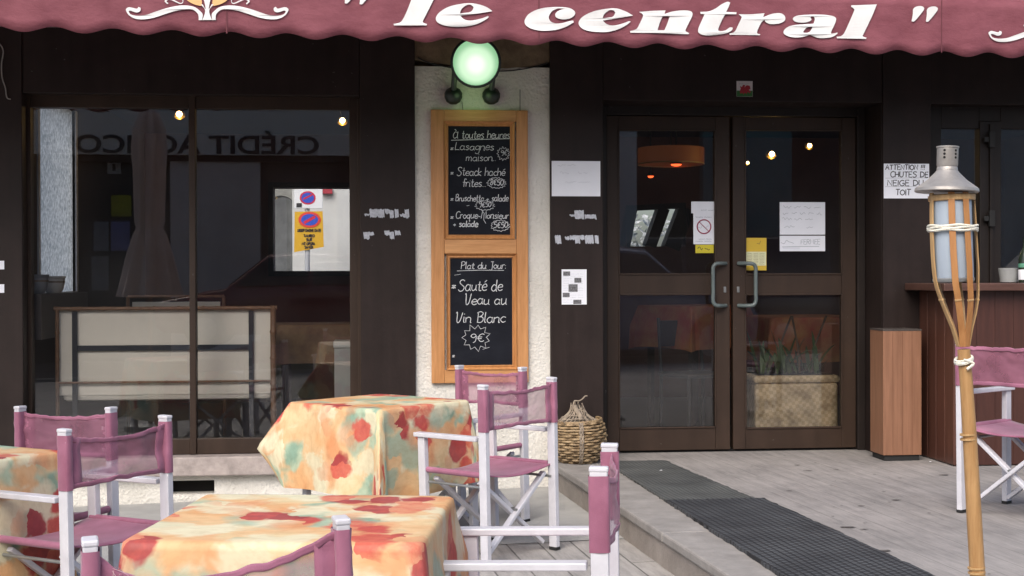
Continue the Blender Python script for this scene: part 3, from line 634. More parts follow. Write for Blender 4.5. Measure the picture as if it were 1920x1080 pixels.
rw = MB(); rw.box(bx0-.05, bx0-.001, YB-.03, YB+.21, bz0-.05, bz1+.05); rw.box(bx1+.001, bx1+.05, YB-.03, YB+.21, bz0-.05, bz1+.05); rw.box(bx0, bx1, YB-.03, YB+.21, bz1+.002, bz1+.05); rw.box(bx0, bx1, YB-.03, YB+.21, bz0-.05, bz0-.002)
rwin = rw.build('window', BLACK, cafe); pane(rwin, bx0, bx1, bz0, bz1, YB+.12)
rw = MB(); 
def slant(a, b, w_): rw.bar((a[0], YB+.1, a[1]), (b[0], YB+.1, b[1]), w_, .2, (0, 1, 0))
xm = ux0+(ux1-ux0)*.47; slant((xm-.04, uz0), (xm+.10, uz1), .11); slant((ux0-.03, uz0), (ux0+.05, uz1+.02), .12); slant((ux1-.14, uz0-.02), (ux1+.02, uz1), .16); slant((ux0, uz1), (ux1, uz1+.03), .05)
rwin = rw.build('window', BLACK, cafe); pane(rwin, ux0, ux1, uz0, uz1, YB+.12)
# left side wall with a frosted window
sy0, sy1 = .50, 1.58
q = PY(75, 549, sy0); zs = q.z; sw = MB(); X0, X1 = XI0-.14, XI0
sw.box(X0, X1, .26, sy0, -.2, ZC); sw.box(X0, X1, sy1, YB, -.2, ZC); sw.box(X0+.001, X1-.001, sy0, sy1, -.2, zs); sw.box(X0+.001, X1-.001, sy0, sy1, 2.62, ZC)
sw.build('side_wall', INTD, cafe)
def frosted():
    mt, n, l, b = nodes_of('frosted_pane'); n.remove(b); o = n['Material Output']
    t = n.new('ShaderNodeBsdfTranslucent'); d = n.new('ShaderNodeBsdfDiffuse'); mx = n.new('ShaderNodeMixShader'); mx.inputs[0].default_value = .25
    tc = n.new('ShaderNodeTexCoord'); no = n.new('ShaderNodeTexNoise'); no.inputs['Scale'].default_value = 42; no.inputs['Detail'].default_value = 4
    l.new(tc.outputs['Object'], no.inputs['Vector']); cr = n.new('ShaderNodeValToRGB'); l.new(no.outputs['Fac'], cr.inputs[0])
    cr.color_ramp.elements[0].position = .35; cr.color_ramp.elements[0].color = (.34, .385, .42, 1); cr.color_ramp.elements[1].position = .68; cr.color_ramp.elements[1].color = (.74, .79, .82, 1)
    l.new(cr.outputs[0], t.inputs[0]); l.new(cr.outputs[0], d.inputs[0]); l.new(t.outputs[0], mx.inputs[1]); l.new(d.outputs[0], mx.inputs[2]); l.new(mx.outputs[0], o.inputs[0])
    return mt
fw = MB(); fw.box(X1-.04, X1+.01, sy0-.05, sy0, zs, 2.62); fw.box(X1-.04, X1+.01, sy1, sy1+.05, zs, 2.62); fw.box(X1-.039, X1+.009, sy0-.05, sy1+.05, zs-.04, zs+.002)
fwin = fw.build('window', WHITE, cafe)
m_ = MB(); m_.poly([(X1-.02, sy0, zs), (X1-.02, sy1, zs), (X1-.02, sy1, 2.62), (X1-.02, sy0, 2.62)]); m_.build('pane', frosted(), fwin)
# ================================================================== AWNING
LA, LB = (270, 66), (1897, 109)
def zdepth(px, py, Z): d = ray(px, py); return CAM + d*(Z/F_PX)
A_, B_ = zdepth(*LA, 7.15), zdepth(*LB, 8.25)
adir = (B_-A_); lam = Vector((adir.x, adir.y, 0)).length/17; ah = Vector((adir.x, adir.y, 0)).normalized(); an = Vector((ah.y, -ah.x, 0))
slope = (B_.z-A_.z)/(lam*17)
def AW(u, v, o=0): return Vector((A_.x, A_.y, A_.z)) + ah*u + Vector((0, 0, v+slope*u)) + an*o     # u along, v above the lobe tips
def AWpx(px, py, o=.010):
    p = hit(px, py, A_, an); u = (p-A_).dot(ah); v = p.z-A_.z-slope*u
    return p + an*(o+bulge(u)*max(0, min(1.2, 1-v/VH)))
awn = empty('awning', (A_.x+3, -1.5, 2.5), label='burgundy awning with scalloped valance, white italic lettering and scroll ornaments', cat='awning'); awn.location = (0, 0, 0)
VH = .345
def bulge(u): return .006*math.sin(2*math.pi*u/lam+.6)+.006*mnoise.noise(Vector((u*2.2, 0, 3)))
rows = []
us = [-2.6+i*(10/420) for i in range(421)]
for j in range(7):
    row = []
    for u in us:
        vb = .016*(1-math.cos(2*math.pi*u/lam)) ; v = vb+(VH-vb)*j/6
        row.append(AW(u, v, bulge(u)*(1-j/6)))
    rows.append(row)
vm = MB(); vm.grid(rows); vm.build('valance', AWN, awn, smooth=True, thick=.003)
for px in (425, 1010, 1765):
    u_ = (hit(px, 40, A_, an)-A_).dot(ah); sm_ = MB(); sm_.ribbon([AW(u_, VH*.06+VH*.94*k/6, bulge(u_)*(1-k/6)+.004) for k in range(7)], .007, an); sm_.build('seam', mat('awning_seam', (.12, .03, .04), .8), awn)
cp = MB(); e0, e1 = AW(-2.6, VH), AW(7.4, VH); wz = 3.55
rows = []
for j in range(9):
    t = j/8; row = []
    for i in range(60):
        u = -2.6+10*i/59; p = AW(u, VH); q = Vector((p.x, -.02, wz)); sag = -.03*math.sin(math.pi*t)+.012*math.sin(u*6.0)*math.sin(math.pi*t)
        row.append(p*(1-t)+q*t+Vector((0, 0, sag)))
    rows.append(row)
cp.grid(rows); cp.build('canopy', AWN, awn, smooth=True, thick=.003)
MB().tube([AW(-2.6, VH-.02, -.03), AW(7.4, VH-.02, -.03)], .02, 10).build('front_bar', GREYM, awn, smooth=True)
for u in (-1.6, 2.6, 6.4):
    p = AW(u, VH-.03, -.05); e = Vector((p.x+.35, p.y*.5, 3.12)); MB().tube([p, e, (p.x, -.02, 3.2)], .018, 8).build('folding_arm', GREYM, awn, smooth=True)
def c2(ox, oy, sc, pts): return [(ox+p[0]/sc, oy+p[1]/sc)+tuple(p[2:]) for p in pts]
LET = []
LET.append([c2(640, 0, 6, [(1095,-120,1),(1035,0),(960,150),(915,240),(925,262),(960,275,1),(955,290,1),(590,290,1),(585,272,1),(640,262),(680,235),(730,140),(785,0),(815,-70),(790,-95),(770,-105,1)])])
LET.append([c2(640, 0, 6, [(1695,130,1),(1620,80),(1500,45),(1380,42),(1220,75),(1110,135),(1060,200),(1075,255),(1150,290),(1270,305),(1400,300),(1520,275),(1620,225),(1655,195,1),(1640,187,1),(1560,215),(1450,235),(1380,220),(1335,178,1),(1520,158)]),
            c2(640, 0, 6, [(1330,155,1),(1350,105),(1400,65),(1450,58),(1482,85),(1465,125),(1430,143,1)])])
LET.append([c2(960, 0, 6, [(690,255,1),(600,305),(480,340),(330,350),(210,325),(145,275),(145,215),(200,150),(320,100),(480,82),(620,88),(690,120),(705,160),(670,200),(600,220),(530,215),(490,195),(482,165),(500,138),(540,115),(592,103,1),(540,98,1),(505,101),(445,130),(410,190),(425,240),(480,265),(560,262),(640,240),(685,233,1)])])
LET.append([c2(960, 0, 6, [(1355,180,1),(1280,135),(1180,100),(1080,100),(920,130),(800,185),(745,250),(765,310),(840,350),(960,365),(1090,360),(1220,320),(1310,265),(1328,245,1),(1310,240,1),(1230,270),(1130,290),(1060,275),(1015,235,1),(1200,205)]),
            c2(960, 0, 6, [(1012,212,1),(1030,165),(1080,125),(1120,117),(1155,140),(1140,180),(1120,195,1)])])
LET.append([[(1180,59,1),(1192,55),(1198,45),(1204,32),(1203,27),(1197,23,1),(1222,21),(1247,20,1),(1245,27,1),(1260,22),(1280,20),(1294,22),(1297,29),(1291,42),(1284,57),(1287,61),(1291,63,1),(1289,65,1),(1240,63,1),(1181,62,1)],
            [(1241,32,1),(1246,31),(1255,31,1),(1250,46),(1245,57,1),(1232,57,1),(1236,44)]])
T4 = lambda pts: c2(1240, 0, 4.571, pts)
LET.append([T4([(560,18),(585,25,1),(570,65),(550,105,1),(638,108,1),(636,125,1),(545,125,1),(520,165),(485,250),(500,268),(545,262),(580,238),(605,240,1),(600,260),(560,285),(480,300),(370,305),(315,285),(310,250),(340,180),(365,125,1),(330,122,1),(328,105,1),(400,100),(460,75),(510,40)])])
LET.append([T4([(655,125,1),(760,125),(880,115,1),(868,150,1),(940,122),(1010,115),(1050,140),(1050,180),(1000,205),(930,208),(890,190),(880,172,1),(850,200),(815,280),(845,295,1),(840,303,1),(580,300,1),(578,290,1),(620,275),(650,220),(680,155),(675,142)])])
LET.append([T4([(1120,165),(1150,140),(1250,128),(1400,130),(1480,150),(1485,190),(1450,270),(1450,292),(1500,282,1),(1500,292,1),(1450,322),(1350,328),(1270,300,1),(1200,320),(1110,322),(1045,295),(1050,255),(1120,220),(1300,205,1),(1310,165),(1300,145),(1275,150),(1280,175),(1230,195),(1150,192)]),
            T4([(1285,232,1),(1240,240),(1212,275),(1230,283),(1265,275),(1290,240,1)])])
LET.append([T4([(1840,40,1),(1800,140),(1730,290),(1722,312),(1755,325,1),(1750,335,1),(1495,332,1),(1492,318,1),(1535,310),(1570,265),(1640,110),(1645,80),(1620,60,1),(1622,48,1),(1720,45)])])
Q1 = c2(1660, 0, 7.385, [(375,130),(420,95),(490,90),(525,120),(500,170),(400,290),(370,300),(355,290),(370,200)]); Q2 = c2(1660, 0, 7.385, [(565,135),(610,100),(680,95),(715,125),(690,175),(590,295),(560,305),(548,295),(560,210)])
LET += [[Q1], [Q2]]
for Q, bx, by in ((Q1, 646, 6), (Q2, 674, 7)):
    x_, y_ = Q[7][0], 40
    LET.append([[(bx+(p[0]-x_)*1.13, by+(p[1]-y_)*1.13) for p in Q]])
lm = MB()
for loops in LET: add_filled(lm, [outline(lp) for lp in loops], AWpx)
lm.build('lettering', AWNW, awn)
def ornament(mapxy):
    om, pm = MB(), MB()
    LS = [(920,205,1),(915,150),(870,105),(800,98),(700,110),(600,140),(480,180),(380,197),(290,190),(225,155),(193,105),(205,82),(235,75),(300,90),(318,72,1),(340,85),(335,115),(300,128),(240,110),(222,115),(240,145),(300,160),(390,155),(480,125),(600,85),(720,60),(820,60),(890,80),(940,120),(960,150),(955,205,1)]
    ST = [(958,205,1),(985,110),(940,50,1),(958,45,1),(990,95),(965,-30),(950,-80,1),(1060,-80,1),(1045,-30),(1020,95),(1052,45,1),(1070,50,1),(1025,110),(1052,205,1)]
    PT = [(800,0),(870,45),(945,64,1),(952,20),(920,-50),(840,-90),(770,-60)]
    CU = [(760,20),(735,32),(690,10),(640,-10),(600,-5),(580,15),(600,40),(612,45,1),(618,36,1),(600,20),(610,5),(640,2),(690,25),(740,42),(765,25),(762,-20,1),(750,-20,1)]
    mr = lambda P_: [(2010-p[0],)+tuple(p[1:]) for p in P_]
    for pp in (LS, mr(LS), ST, CU, mr(CU)): add_filled(om, [outline(pp)], mapxy)
    for pp in (PT, mr(PT)): add_filled(pm, [outline(pp)], mapxy)
    om.build('ornament', AWNW, awn); pm.build('ornament_petals', AWNO, awn)
ornament(lambda x, y: AWpx(200+x/5.333, y/5.333)); ornament(lambda x, y: AWpx(1852+(x-193)/5.333*.90, 63.5+(y-105)/5.333*.90))
# ================================================================== WALL LAMP
c = PY(892, 117, -.27); lamp = empty('wall_lamp', c, label='round glowing green-white floodlight above the menu board', cat='lamp')
tilt = Matrix.Rotation(rad(90+10), 3, 'X') @ Matrix.Identity(3)      # local z -> towards -y, slightly down
ax = Matrix((Vector((1, 0, 0)), Vector((0, -.17, .985)), Vector((0, -.985, -.17)))).transposed()
R_ = .143
MB().lathe([(.03, -.17), (.08, -.15), (R_*.86, -.09), (R_*1.06, -.02), (R_*1.12, .012), (R_*1.02, .016), (R_*1.0, .004)], (0, 0, 0), 36, ax, cap=False).build('housing', GREENBLK, lamp, smooth=True)
def lensmat():
    mt, n, l, b = nodes_of('green_lamp_lens'); tc = n.new('ShaderNodeTexCoord'); vl = n.new('ShaderNodeVectorMath'); vl.operation = 'LENGTH'
    mp = n.new('ShaderNodeMapping'); mp.inputs['Location'].default_value = (0, .0, .012); l.new(tc.outputs['Object'], mp.inputs[0]); l.new(mp.outputs[0], vl.inputs[0])
    cr = n.new('ShaderNodeValToRGB'); mr = n.new('ShaderNodeMath'); mr.operation = 'DIVIDE'; mr.inputs[1].default_value = R_; l.new(vl.outputs['Value'], mr.inputs[0]); l.new(mr.outputs[0], cr.inputs[0])
    cr.color_ramp.interpolation = 'EASE'
    cr.color_ramp.elements[0].position = .25; cr.color_ramp.elements[0].color = (1.0, 1.0, .95, 1); cr.color_ramp.elements[1].position = .98; cr.color_ramp.elements[1].color = (.27, .55, .30, 1)
    e = cr.color_ramp.elements.new(.62); e.color = (.66, .93, .64, 1)
    l.new(cr.outputs[0], b.inputs['Emission Color']); b.inputs['Emission Strength'].default_value = .66; b.inputs['Base Color'].default_value = (.2, .3, .2, 1); b.inputs['Roughness'].default_value = .2
    return mt
MB().lathe([(R_*1.0, .006), (R_*.8, .016), (R_*.45, .025), (R_*.1, .028)], (0, 0, 0), 36, ax).build('lens', lensmat(), lamp, smooth=True)
for px, sx in ((850, 853), (921, 926)):
    a = PY(px, 178, -.05)-c; t_ = PY(sx, 140, -.2)-c
    MB().tube([a+Vector((0, -.01, 0)), a+Vector((0, -.06, .05)), t_+Vector((0, .02, .03)), t_+Vector((0, .03, .10))], .018, 8).build('bracket_arm', GREENBLK, lamp, smooth=True)
    mm = MB().lathe([(.02, -.06), (.045, -.045), (.058, -.015), (.058, .012), (.044, .035), (.018, .05)], a+Vector((0, 0, 0)), 18).build('mounting', GREENBLK, lamp, smooth=True)
    MB().tube([a+Vector((0, 0, 0)), a+Vector((0, .055, -.005))], .025, 10).build('wall_plate', BLACK, lamp, smooth=True)
pl_ = bpy.data.lights.new('wall_lamp_light', 'POINT'); pl_.energy = .38; pl_.color = (.55, 1, .35); pl_.shadow_soft_size = .10
po = bpy.data.objects.new('wall_lamp_light', pl_); C.objects.link(po); po.parent = lamp; po.location = (0, .05, -.19)
cb = MB(); pts = [PY(x, y, -.012) for x, y in ((783, 108), (800, 116), (830, 124), (862, 129), (900, 133), (950, 133), (990, 128), (1028, 118))]
cb.tube(crom(pts, 5), .004, 6); tag(cb.build('wall_cable', BLACK, smooth=True), 'thin black cable sagging across the top of the cream pillar', 'cable')
tag(MB().tube([PY(975, 168, -.01), PY(975, 208, -.035)], .0025, 5).build('hanging_wire', BLACK), 'short wire rising from the top right of the wooden menu board', 'wire')
tag(MB().tube([PY(866, 190, -.01), PY(868, 206, -.035)], .002, 5).build('hanging_wire', BLACK), 'short thin wire rising from the top left of the wooden menu board', 'wire')
cb = MB(); pts = [PY(x, y, -.04) for x, y in ((-20, 60), (-4, 78), (6, 95), (3, 120), (4, 145), (10, 165), (13, 183), (20, 186))]
cb.tube(crom(pts, 5), .004, 6); tag(cb.build('loose_cable', mat('grey_cable', (.25, .23, .21), .6)), 'grey loose cable looping down the panel beside the big window', 'cable')
# ================================================================== MENU BOARD
mb_ = empty('menu_board', (PY(900, 718, 0).x, 0, PY(900, 718, 0).z), label='honey coloured wooden menu board with two chalkboards hung on the cream pillar', cat='menu board')
mo = mb_.location.copy()
YM = -.035
X0, X1, Z0, Z1 = rect(808.5, 206, 990.5, 718, YM)
i0, i1, t0, t1 = rect(841, 236, 957, 440, YM); j0, j1, s0, s1 = rect(845, 484, 961, 685, YM)
kx = min(i0, j0); kX = max(i1, j1)
def mloc(mbx): bmesh.ops.translate(mbx.bm, verts=mbx.bm.verts, vec=-mo); return mbx
BW = .028
for xa, xb in ((X0, kx-BW), (kX+BW, X1)): mloc(MB().box(xa, xb, YM, -.004, Z0, Z1)).build('side_stile', WOODF, mb_, bevel=.004)
for za, zb in ((t1+BW, Z1), (Z0, s0-BW), (s1+BW, t0-BW)): mloc(MB().box(kx-BW+.0005, kX+BW-.0005, YM+.001, -.004, za, zb)).build('rail', WOODFH, mb_, bevel=.004)
def moulding(x0, x1, z0, z1):
    f = MB()
    prof = [(0, -.012), (.006, -.022), (.014, -.018), (BW-.004, -.031), (BW, -.041)]
    for (a, b, nx, nz) in (((x0, z0), (x1, z0), 0, -1), ((x1, z0), (x1, z1), 1, 0), ((x1, z1), (x0, z1), 0, 1), ((x0, z1), (x0, z0), -1, 0)):
        rows = []
        for d, y in prof:
            if nz: rows.append([(a[0]+(-d if a[0] == x0 else d), y, a[1]+nz*d), (b[0]+(-d if b[0] == x0 else d), y, b[1]+nz*d)])
            else: rows.append([(a[0]+nx*d, y, a[1]+(-d if a[1] == z0 else d)), (b[0]+nx*d, y, b[1]+(-d if b[1] == z0 else d))])
        f.grid(rows)
    bmesh.ops.recalc_face_normals(f.bm, faces=f.bm.faces)
    return mloc(f).build('moulding', WOODF, mb_)
moulding(i0, i1, t0, t1); moulding(j0, j1, s0, s1)
ch1 = mloc(MB().box(i0-.002, i1+.002, -.012, -.005, t0-.002, t1+.002)).build('chalkboard', SLATE, mb_)
ch2 = mloc(MB().box(j0-.002, j1+.002, -.012, -.005, s0-.002, s1+.002)).build('chalkboard', SLATE, mb_)
YT = -.0135
pm_ = 1/ (F_PX/8.85)
def wr(mbx, text, px0, px1, pyb, xh, wd=.0042, y=YT, **k):
    a = PY(px0, pyb, y); b = PY(px1, pyb, y); write(mbx, text, a.x, b.x, a.z, xh*pm_, y, wd, **k)
def ln(mbx, pts, wd=.004, y=YT): mbx.ribbon([PY(px, py, y) for px, py in pts], wd, (0, -1, 0))
def sp(mbx, px, py, rx, ry, y=YT, **k): q = PY(px, py, y); spiky(mbx, q.x, q.z, rx*pm_, ry*pm_, y, .0035, **k)
tx = MB()
wr(tx, 'à toutes heures', 849, 956, 259, 8.2); ln(tx, ((846, 263), (880, 262), (956, 260)))
wr(tx, 'Lasagnes', 852, 926, 281, 8, .0036); wr(tx, 'maison..', 873, 930, 301.5, 7.5, .0034); sp(tx, 944, 288, 12.5, 13); wr(tx, '9€', 938, 951, 291, 6, .003)
wr(tx, 'Steack haché', 856, 947, 329, 8.3); wr(tx, 'frites...', 866, 912, 350, 8, .0045); sp(tx, 931, 343, 18, 10.5, n=17, inner=.85); wr(tx, '8€50', 918, 944, 347, 7.5, .005)
wr(tx, 'Bruschetta + salade', 853, 953, 377, 6.6); sp(tx, 909, 385, 18.5, 10, n=16, inner=.82); wr(tx, '9€50', 897, 921, 388, 6.5, .004); ln(tx, ((875, 386), (880, 385)), .003); ln(tx, ((903, 394), (908, 400), (907, 412), (911, 419)), .003)
wr(tx, 'Croque-Monsieur', 854, 954, 409.5, 7.2); wr(tx, '+ salade', 849, 896, 425, 6.4, .0058); sp(tx, 938, 423, 18, 11, n=15, inner=.84); wr(tx, '5€50', 925, 952, 427, 7, .0045)
for y_ in (281, 327, 376, 410): wr(tx, '*', 844, 850.5, y_+1, 5, .0045)
mloc(tx).build('chalk_writing', CHALK, ch1).parent = ch1
tx = MB()
wr(tx, 'Plat du Jour:', 863, 949, 504, 7.2, .004); ln(tx, ((857, 508), (900, 506.5), (945, 507)), .003)
wr(tx, 'Sauté de', 858, 942, 545.5, 11.5, .0048); wr(tx, 'Veau au', 870, 950, 571, 10.5, .0048); wr(tx, 'Vin Blanc', 853, 948, 605, 10.5, .0046)
sp(tx, 893, 633, 27, 25, n=11, inner=.7); wr(tx, '9€', 880, 908, 641, 10, .0042); wr(tx, '*', 846, 855, 542, 7, .0065); wr(tx, '*', 847, 853, 671, 5, .003)
ln(tx, ((905, 655), (918, 651)), .002); ln(tx, ((852, 516), (864, 514)), .002)
mloc(tx).build('chalk_writing', CHALK, ch2).parent = ch2
# ================================================================== PAPERS AND LABELS ON THE FACADE
def paper(name, label, cat, px0, py0, px1, py1, y, mt=PAPER, tiltz=0, group=None):
    x0, x1, z0, z1 = rect(px0, py0, px1, py1, y)
    o = MB().box(x0, x1, y-.0012, y-.0002, z0+tiltz, z1+tiltz).build(name, mt)
    return tag(o, label, cat, group)
YP = -.031
p = paper('paper_notice', 'white notice handwritten ATTENTION CHUTES DE NEIGE on dark panel', 'notice', 1657, 307, 1742, 372, YP)
tx = MB(); yy = YP-.002
for t_, a, b, yb, h in (('ATTENTION !!!', 1660, 1735, 318, 5.2), ('CHUTES DE', 1669, 1741, 332, 6), ('NEIGE DU', 1663, 1732, 348, 6), ('TOIT', 1679, 1708, 366, 6)): wr(tx, t_, a, b, yb, h, .006, yy, slant=.05)
ln(tx, ((1660, 334), (1740, 333.5)), .0014, yy); ln(tx, ((1660, 350), (1740, 350)), .0014, yy); tx.build('writing', INK, p)
p = paper('paper_notice', 'almost blank white sheet on the dark panel left of the doors', 'notice', 1034.5, 302, 1125.5, 368, YP)
tx = MB()
for a, b, yb, s_ in ((1045, 1082, 312, 3), (1050, 1068, 326, 5), (1084, 1103, 326, 6), (1060, 1108, 343, 7)):
    q0, q1 = PY(a, yb, yy), PY(b, yb, yy); scribble(tx, q0.x, q1.x, q0.z, .012, yy, .002, s_, 2)
tx.build('writing', FAINT, p)
p = paper('paper_notice', 'white printed sheet with five small dark pictures above the wicker basket', 'notice', 1053, 505, 1100, 571, YP)
tx = MB()
for a, b, c_, d in ((1056, 509, 1069, 517), (1077, 521, 1090, 530), (1066, 533, 1083, 547), (1055, 549, 1068, 557), (1075, 562, 1090, 570)):
    x0, x1, z0, z1 = rect(a, b, c_, d, yy); MB().box(x0, x1, yy-.0005, yy, z0, z1).build('picture', mat('print_grey', (.14, .14, .15), .8, .8, 90), p)
tx = MB()
for k in range(14):
    yb = 510+k*4.4; q0, q1 = PY(1070 if k < 2 else 1056, yb, yy), PY(1096 if k % 3 else 1074, yb, yy); scribble(tx, q0.x, q1.x, q0.z, .004, yy, .0014, k, 3)
tx.build('print', FAINT, p)
x0, x1, z0, z1 = rect(1381, 152, 1411, 181, YP+.01); fl = MB().box(x0, x1, YP+.0088, YP+.0098, z0, z1).build('flag_sticker', mat('sticker_white', (.62, .6, .6), .5)); tag(fl, 'small sticker of a red dragon on white and green above the doors', 'sticker')
MB().box(x0+.001, x1-.001, YP+.0082, YP+.0087, z0+.001, z0+(z1-z0)*.38).build('green_field', mat('sticker_green', (.03, .16, .035), .5), fl)
dm = MB(); DR = [(1387,172),(1389,166,1),(1387,161,1),(1391,163),(1393,159,1),(1397,160),(1396,164),(1400,160),(1406,161,1),(1407,167),(1404,168),(1408,172,1),(1405,175),(1402,172),(1400,177,1),(1397,174),(1394,178,1),(1392,174),(1389,176,1)]
add_filled(dm, [outline(DR, 4)], lambda x, y: PY(x, y, YP+.0078)); dm.build('red_dragon', mat('sticker_red', (.36, .02, .035), .5), fl)
tx = MB(); q0, q1 = PY(1386, 158, YP+.0078), PY(1406, 158, YP+.0078); scribble(tx, q0.x, q1.x, q0.z, .006, YP+.008, .002, 2, 2); tx.build('writing', INKG, fl)
# torn label remains
def remnant(label, px0, py0, px1, py1, seed, dens=.5, group=None):
    rnd = random.Random(seed); mbx = MB(); x = px0
    n = 9
    for i in range(n):
        if rnd.random() > dens+.45: continue
        a = px0+(px1-px0)*i/n; b = a+(px1-px0)/n*rnd.uniform(.75, 1.5); y0 = py0+(py1-py0)*rnd.choice((0, 0, .15, .5)); y1 = py1-(py1-py0)*rnd.choice((0, 0, .1, .45))
        if y1-y0 < 3: y1 = y0+4
        pts = []
        m2 = 7
        for k in range(m2): pts.append((a+(b-a)*k/m2, y0+rnd.uniform(-1, 1.6)))
        for k in range(m2): pts.append((b-(b-a)*k/m2, y1+rnd.uniform(-2.2, 1)))
        vs = [PY(px, py, YP-.0006*(1+i*.02)) for px, py in pts]
        try: mbx.poly(vs)
        except ValueError: pass
    o = mbx.build('torn_label', RESID); tag(o, label, 'label remains', 'torn label remains on the dark panels')
remnant('upper torn pale label strip on panel between window and pillar', 683, 392, 768, 409, 11, .6)
remnant('lower shredded pale label strip on panel between window and pillar', 681, 432, 769, 449, 12, .25)
remnant('upper torn label scraps under the blank sheet left of the doors', 1039, 394, 1124, 411, 23, .35)
remnant('lower torn label scraps above the picture sheet left of the doors', 1040, 441, 1124, 457, 24, .4)
for k, (py, ll) in enumerate(((497, 'upper small white label at the left edge of the facade'), (541, 'lower small white label at the left edge of the facade'))): paper('small_label', ll, 'label', -14, py-8, 8, py+8, YP)
# ---- door notices on the outside of the glass
YG = YD+.012
p = paper('no_smoking_notice', 'white no smoking notice with red barred circle on the left door', 'notice', 1300, 398, 1340, 458, YG)
x0, x1, z0, z1 = rect(1296, 378, 1342.5, 400, YG-.002); MB().box(x0, x1, YG-.0035, YG-.0022, z0, z1).build('header_sheet', PAPER, p)
tx = MB(); q = PY(1320, 425, YG-.003); rr = 13.2*pm_*1.03
tx.tube([q+Vector((rr*math.cos(a*math.pi/16), 0, rr*math.sin(a*math.pi/16))) for a in range(32)], .0042, 6, closed=True); tx.bar(q+Vector((-rr*.72, 0, rr*.70)), q+Vector((rr*.72, 0, -rr*.70)), .003, .008, (0, 1, 0)); tx.build('barred_circle', mat('dark_red', (.30, .012, .06), .5), p)
tx = MB(); yq = YG-.0042
for a, b, yb, h, s_ in ((1302, 1310, 394, .022, 3), (1314, 1340, 392, .004, 4), (1304, 1336, 405, .004, 5), (1308, 1332, 425, .02, 9), (1310, 1336, 446, .003, 7), (1304, 1336, 450, .003, 8)):
    q0, q1 = PY(a, yb, yq), PY(b, yb, yq); scribble(tx, q0.x, q1.x, q0.z-.01, h, yq, .002, s_, 2)
tx.build('print', INKG, p)
p = paper('yellow_strip', 'small yellow strip with black print below the no smoking notice', 'label', 1304, 459, 1338, 474.5, YG, mat('yellow_strip', (.62, .52, .03), .6))
tx = MB(); q0, q1 = PY(1308, 469, YG-.002), PY(1334, 469, YG-.002); scribble(tx, q0.x, q1.x, q0.z, .016, YG-.002, .004, 5, 2); tx.build('print', INK, p)
p = paper('opening_hours_card', 'yellow and white timetable card beside the right door handle', 'card', 1398, 446, 1437, 507, YG, mat('card_yellow', (.62, .42, .04), .6))
x0, x1, z0, z1 = rect(1398.5, 472, 1436.5, 498, YG-.0015); MB().box(x0, x1, YG-.0024, YG-.0014, z0, z1).build('table_area', mat('card_pale', (.66, .66, .42), .6), p)
tx = MB()
for k in range(8):
    q0, q1 = PY(1401, 476+k*2.8, YG-.003), PY(1435, 476+k*2.8, YG-.003); scribble(tx, q0.x, q1.x, q0.z, .003, YG-.003, .0014, k, 3)
q0, q1 = PY(1419, 458, YG-.003), PY(1428, 458, YG-.003); scribble(tx, q0.x, q1.x, q0.z, .016, YG-.003, .003, 4, 1)
tx.build('print', mat('brown_ink', (.2, .12, .05), .7), p)
p = paper('handwritten_note', 'white handwritten note with four lines on the right door', 'note', 1462, 379, 1547, 440, YG)
tx = MB(); yq = YG-.003
for a, b, yb, w_ in ((1469, 1544, 391, 4), (1468, 1546, 403, 5), (1467, 1530, 413, 3), (1470, 1492, 428, 1), (1512, 1527, 429, 1)):
    q0, q1 = PY(a, yb, yq), PY(b, yb, yq); scribble(tx, q0.x, q1.x, q0.z, .017, yq, .0022, int(a+yb), w_)
tx.build('writing', INKG, p)
p = paper('handwritten_note', 'narrow white strip reading FERMEE below the note on the right door', 'note', 1462, 442, 1547, 471, YG)
tx = MB(); q0, q1 = PY(1464, 457, yq), PY(1490, 457, yq); scribble(tx, q0.x, q1.x, q0.z, .024, yq, .0026, 8, 1); wr(tx, 'FERMEE', 1501, 1538, 458, 5.2, .003, yq, slant=.03); ln(tx, ((1466, 463), (1500, 462), (1536, 462)), .003, yq); ln(tx, ((1468, 465), (1500, 465)), .0018, yq)
tx.build('writing', INKG, p)
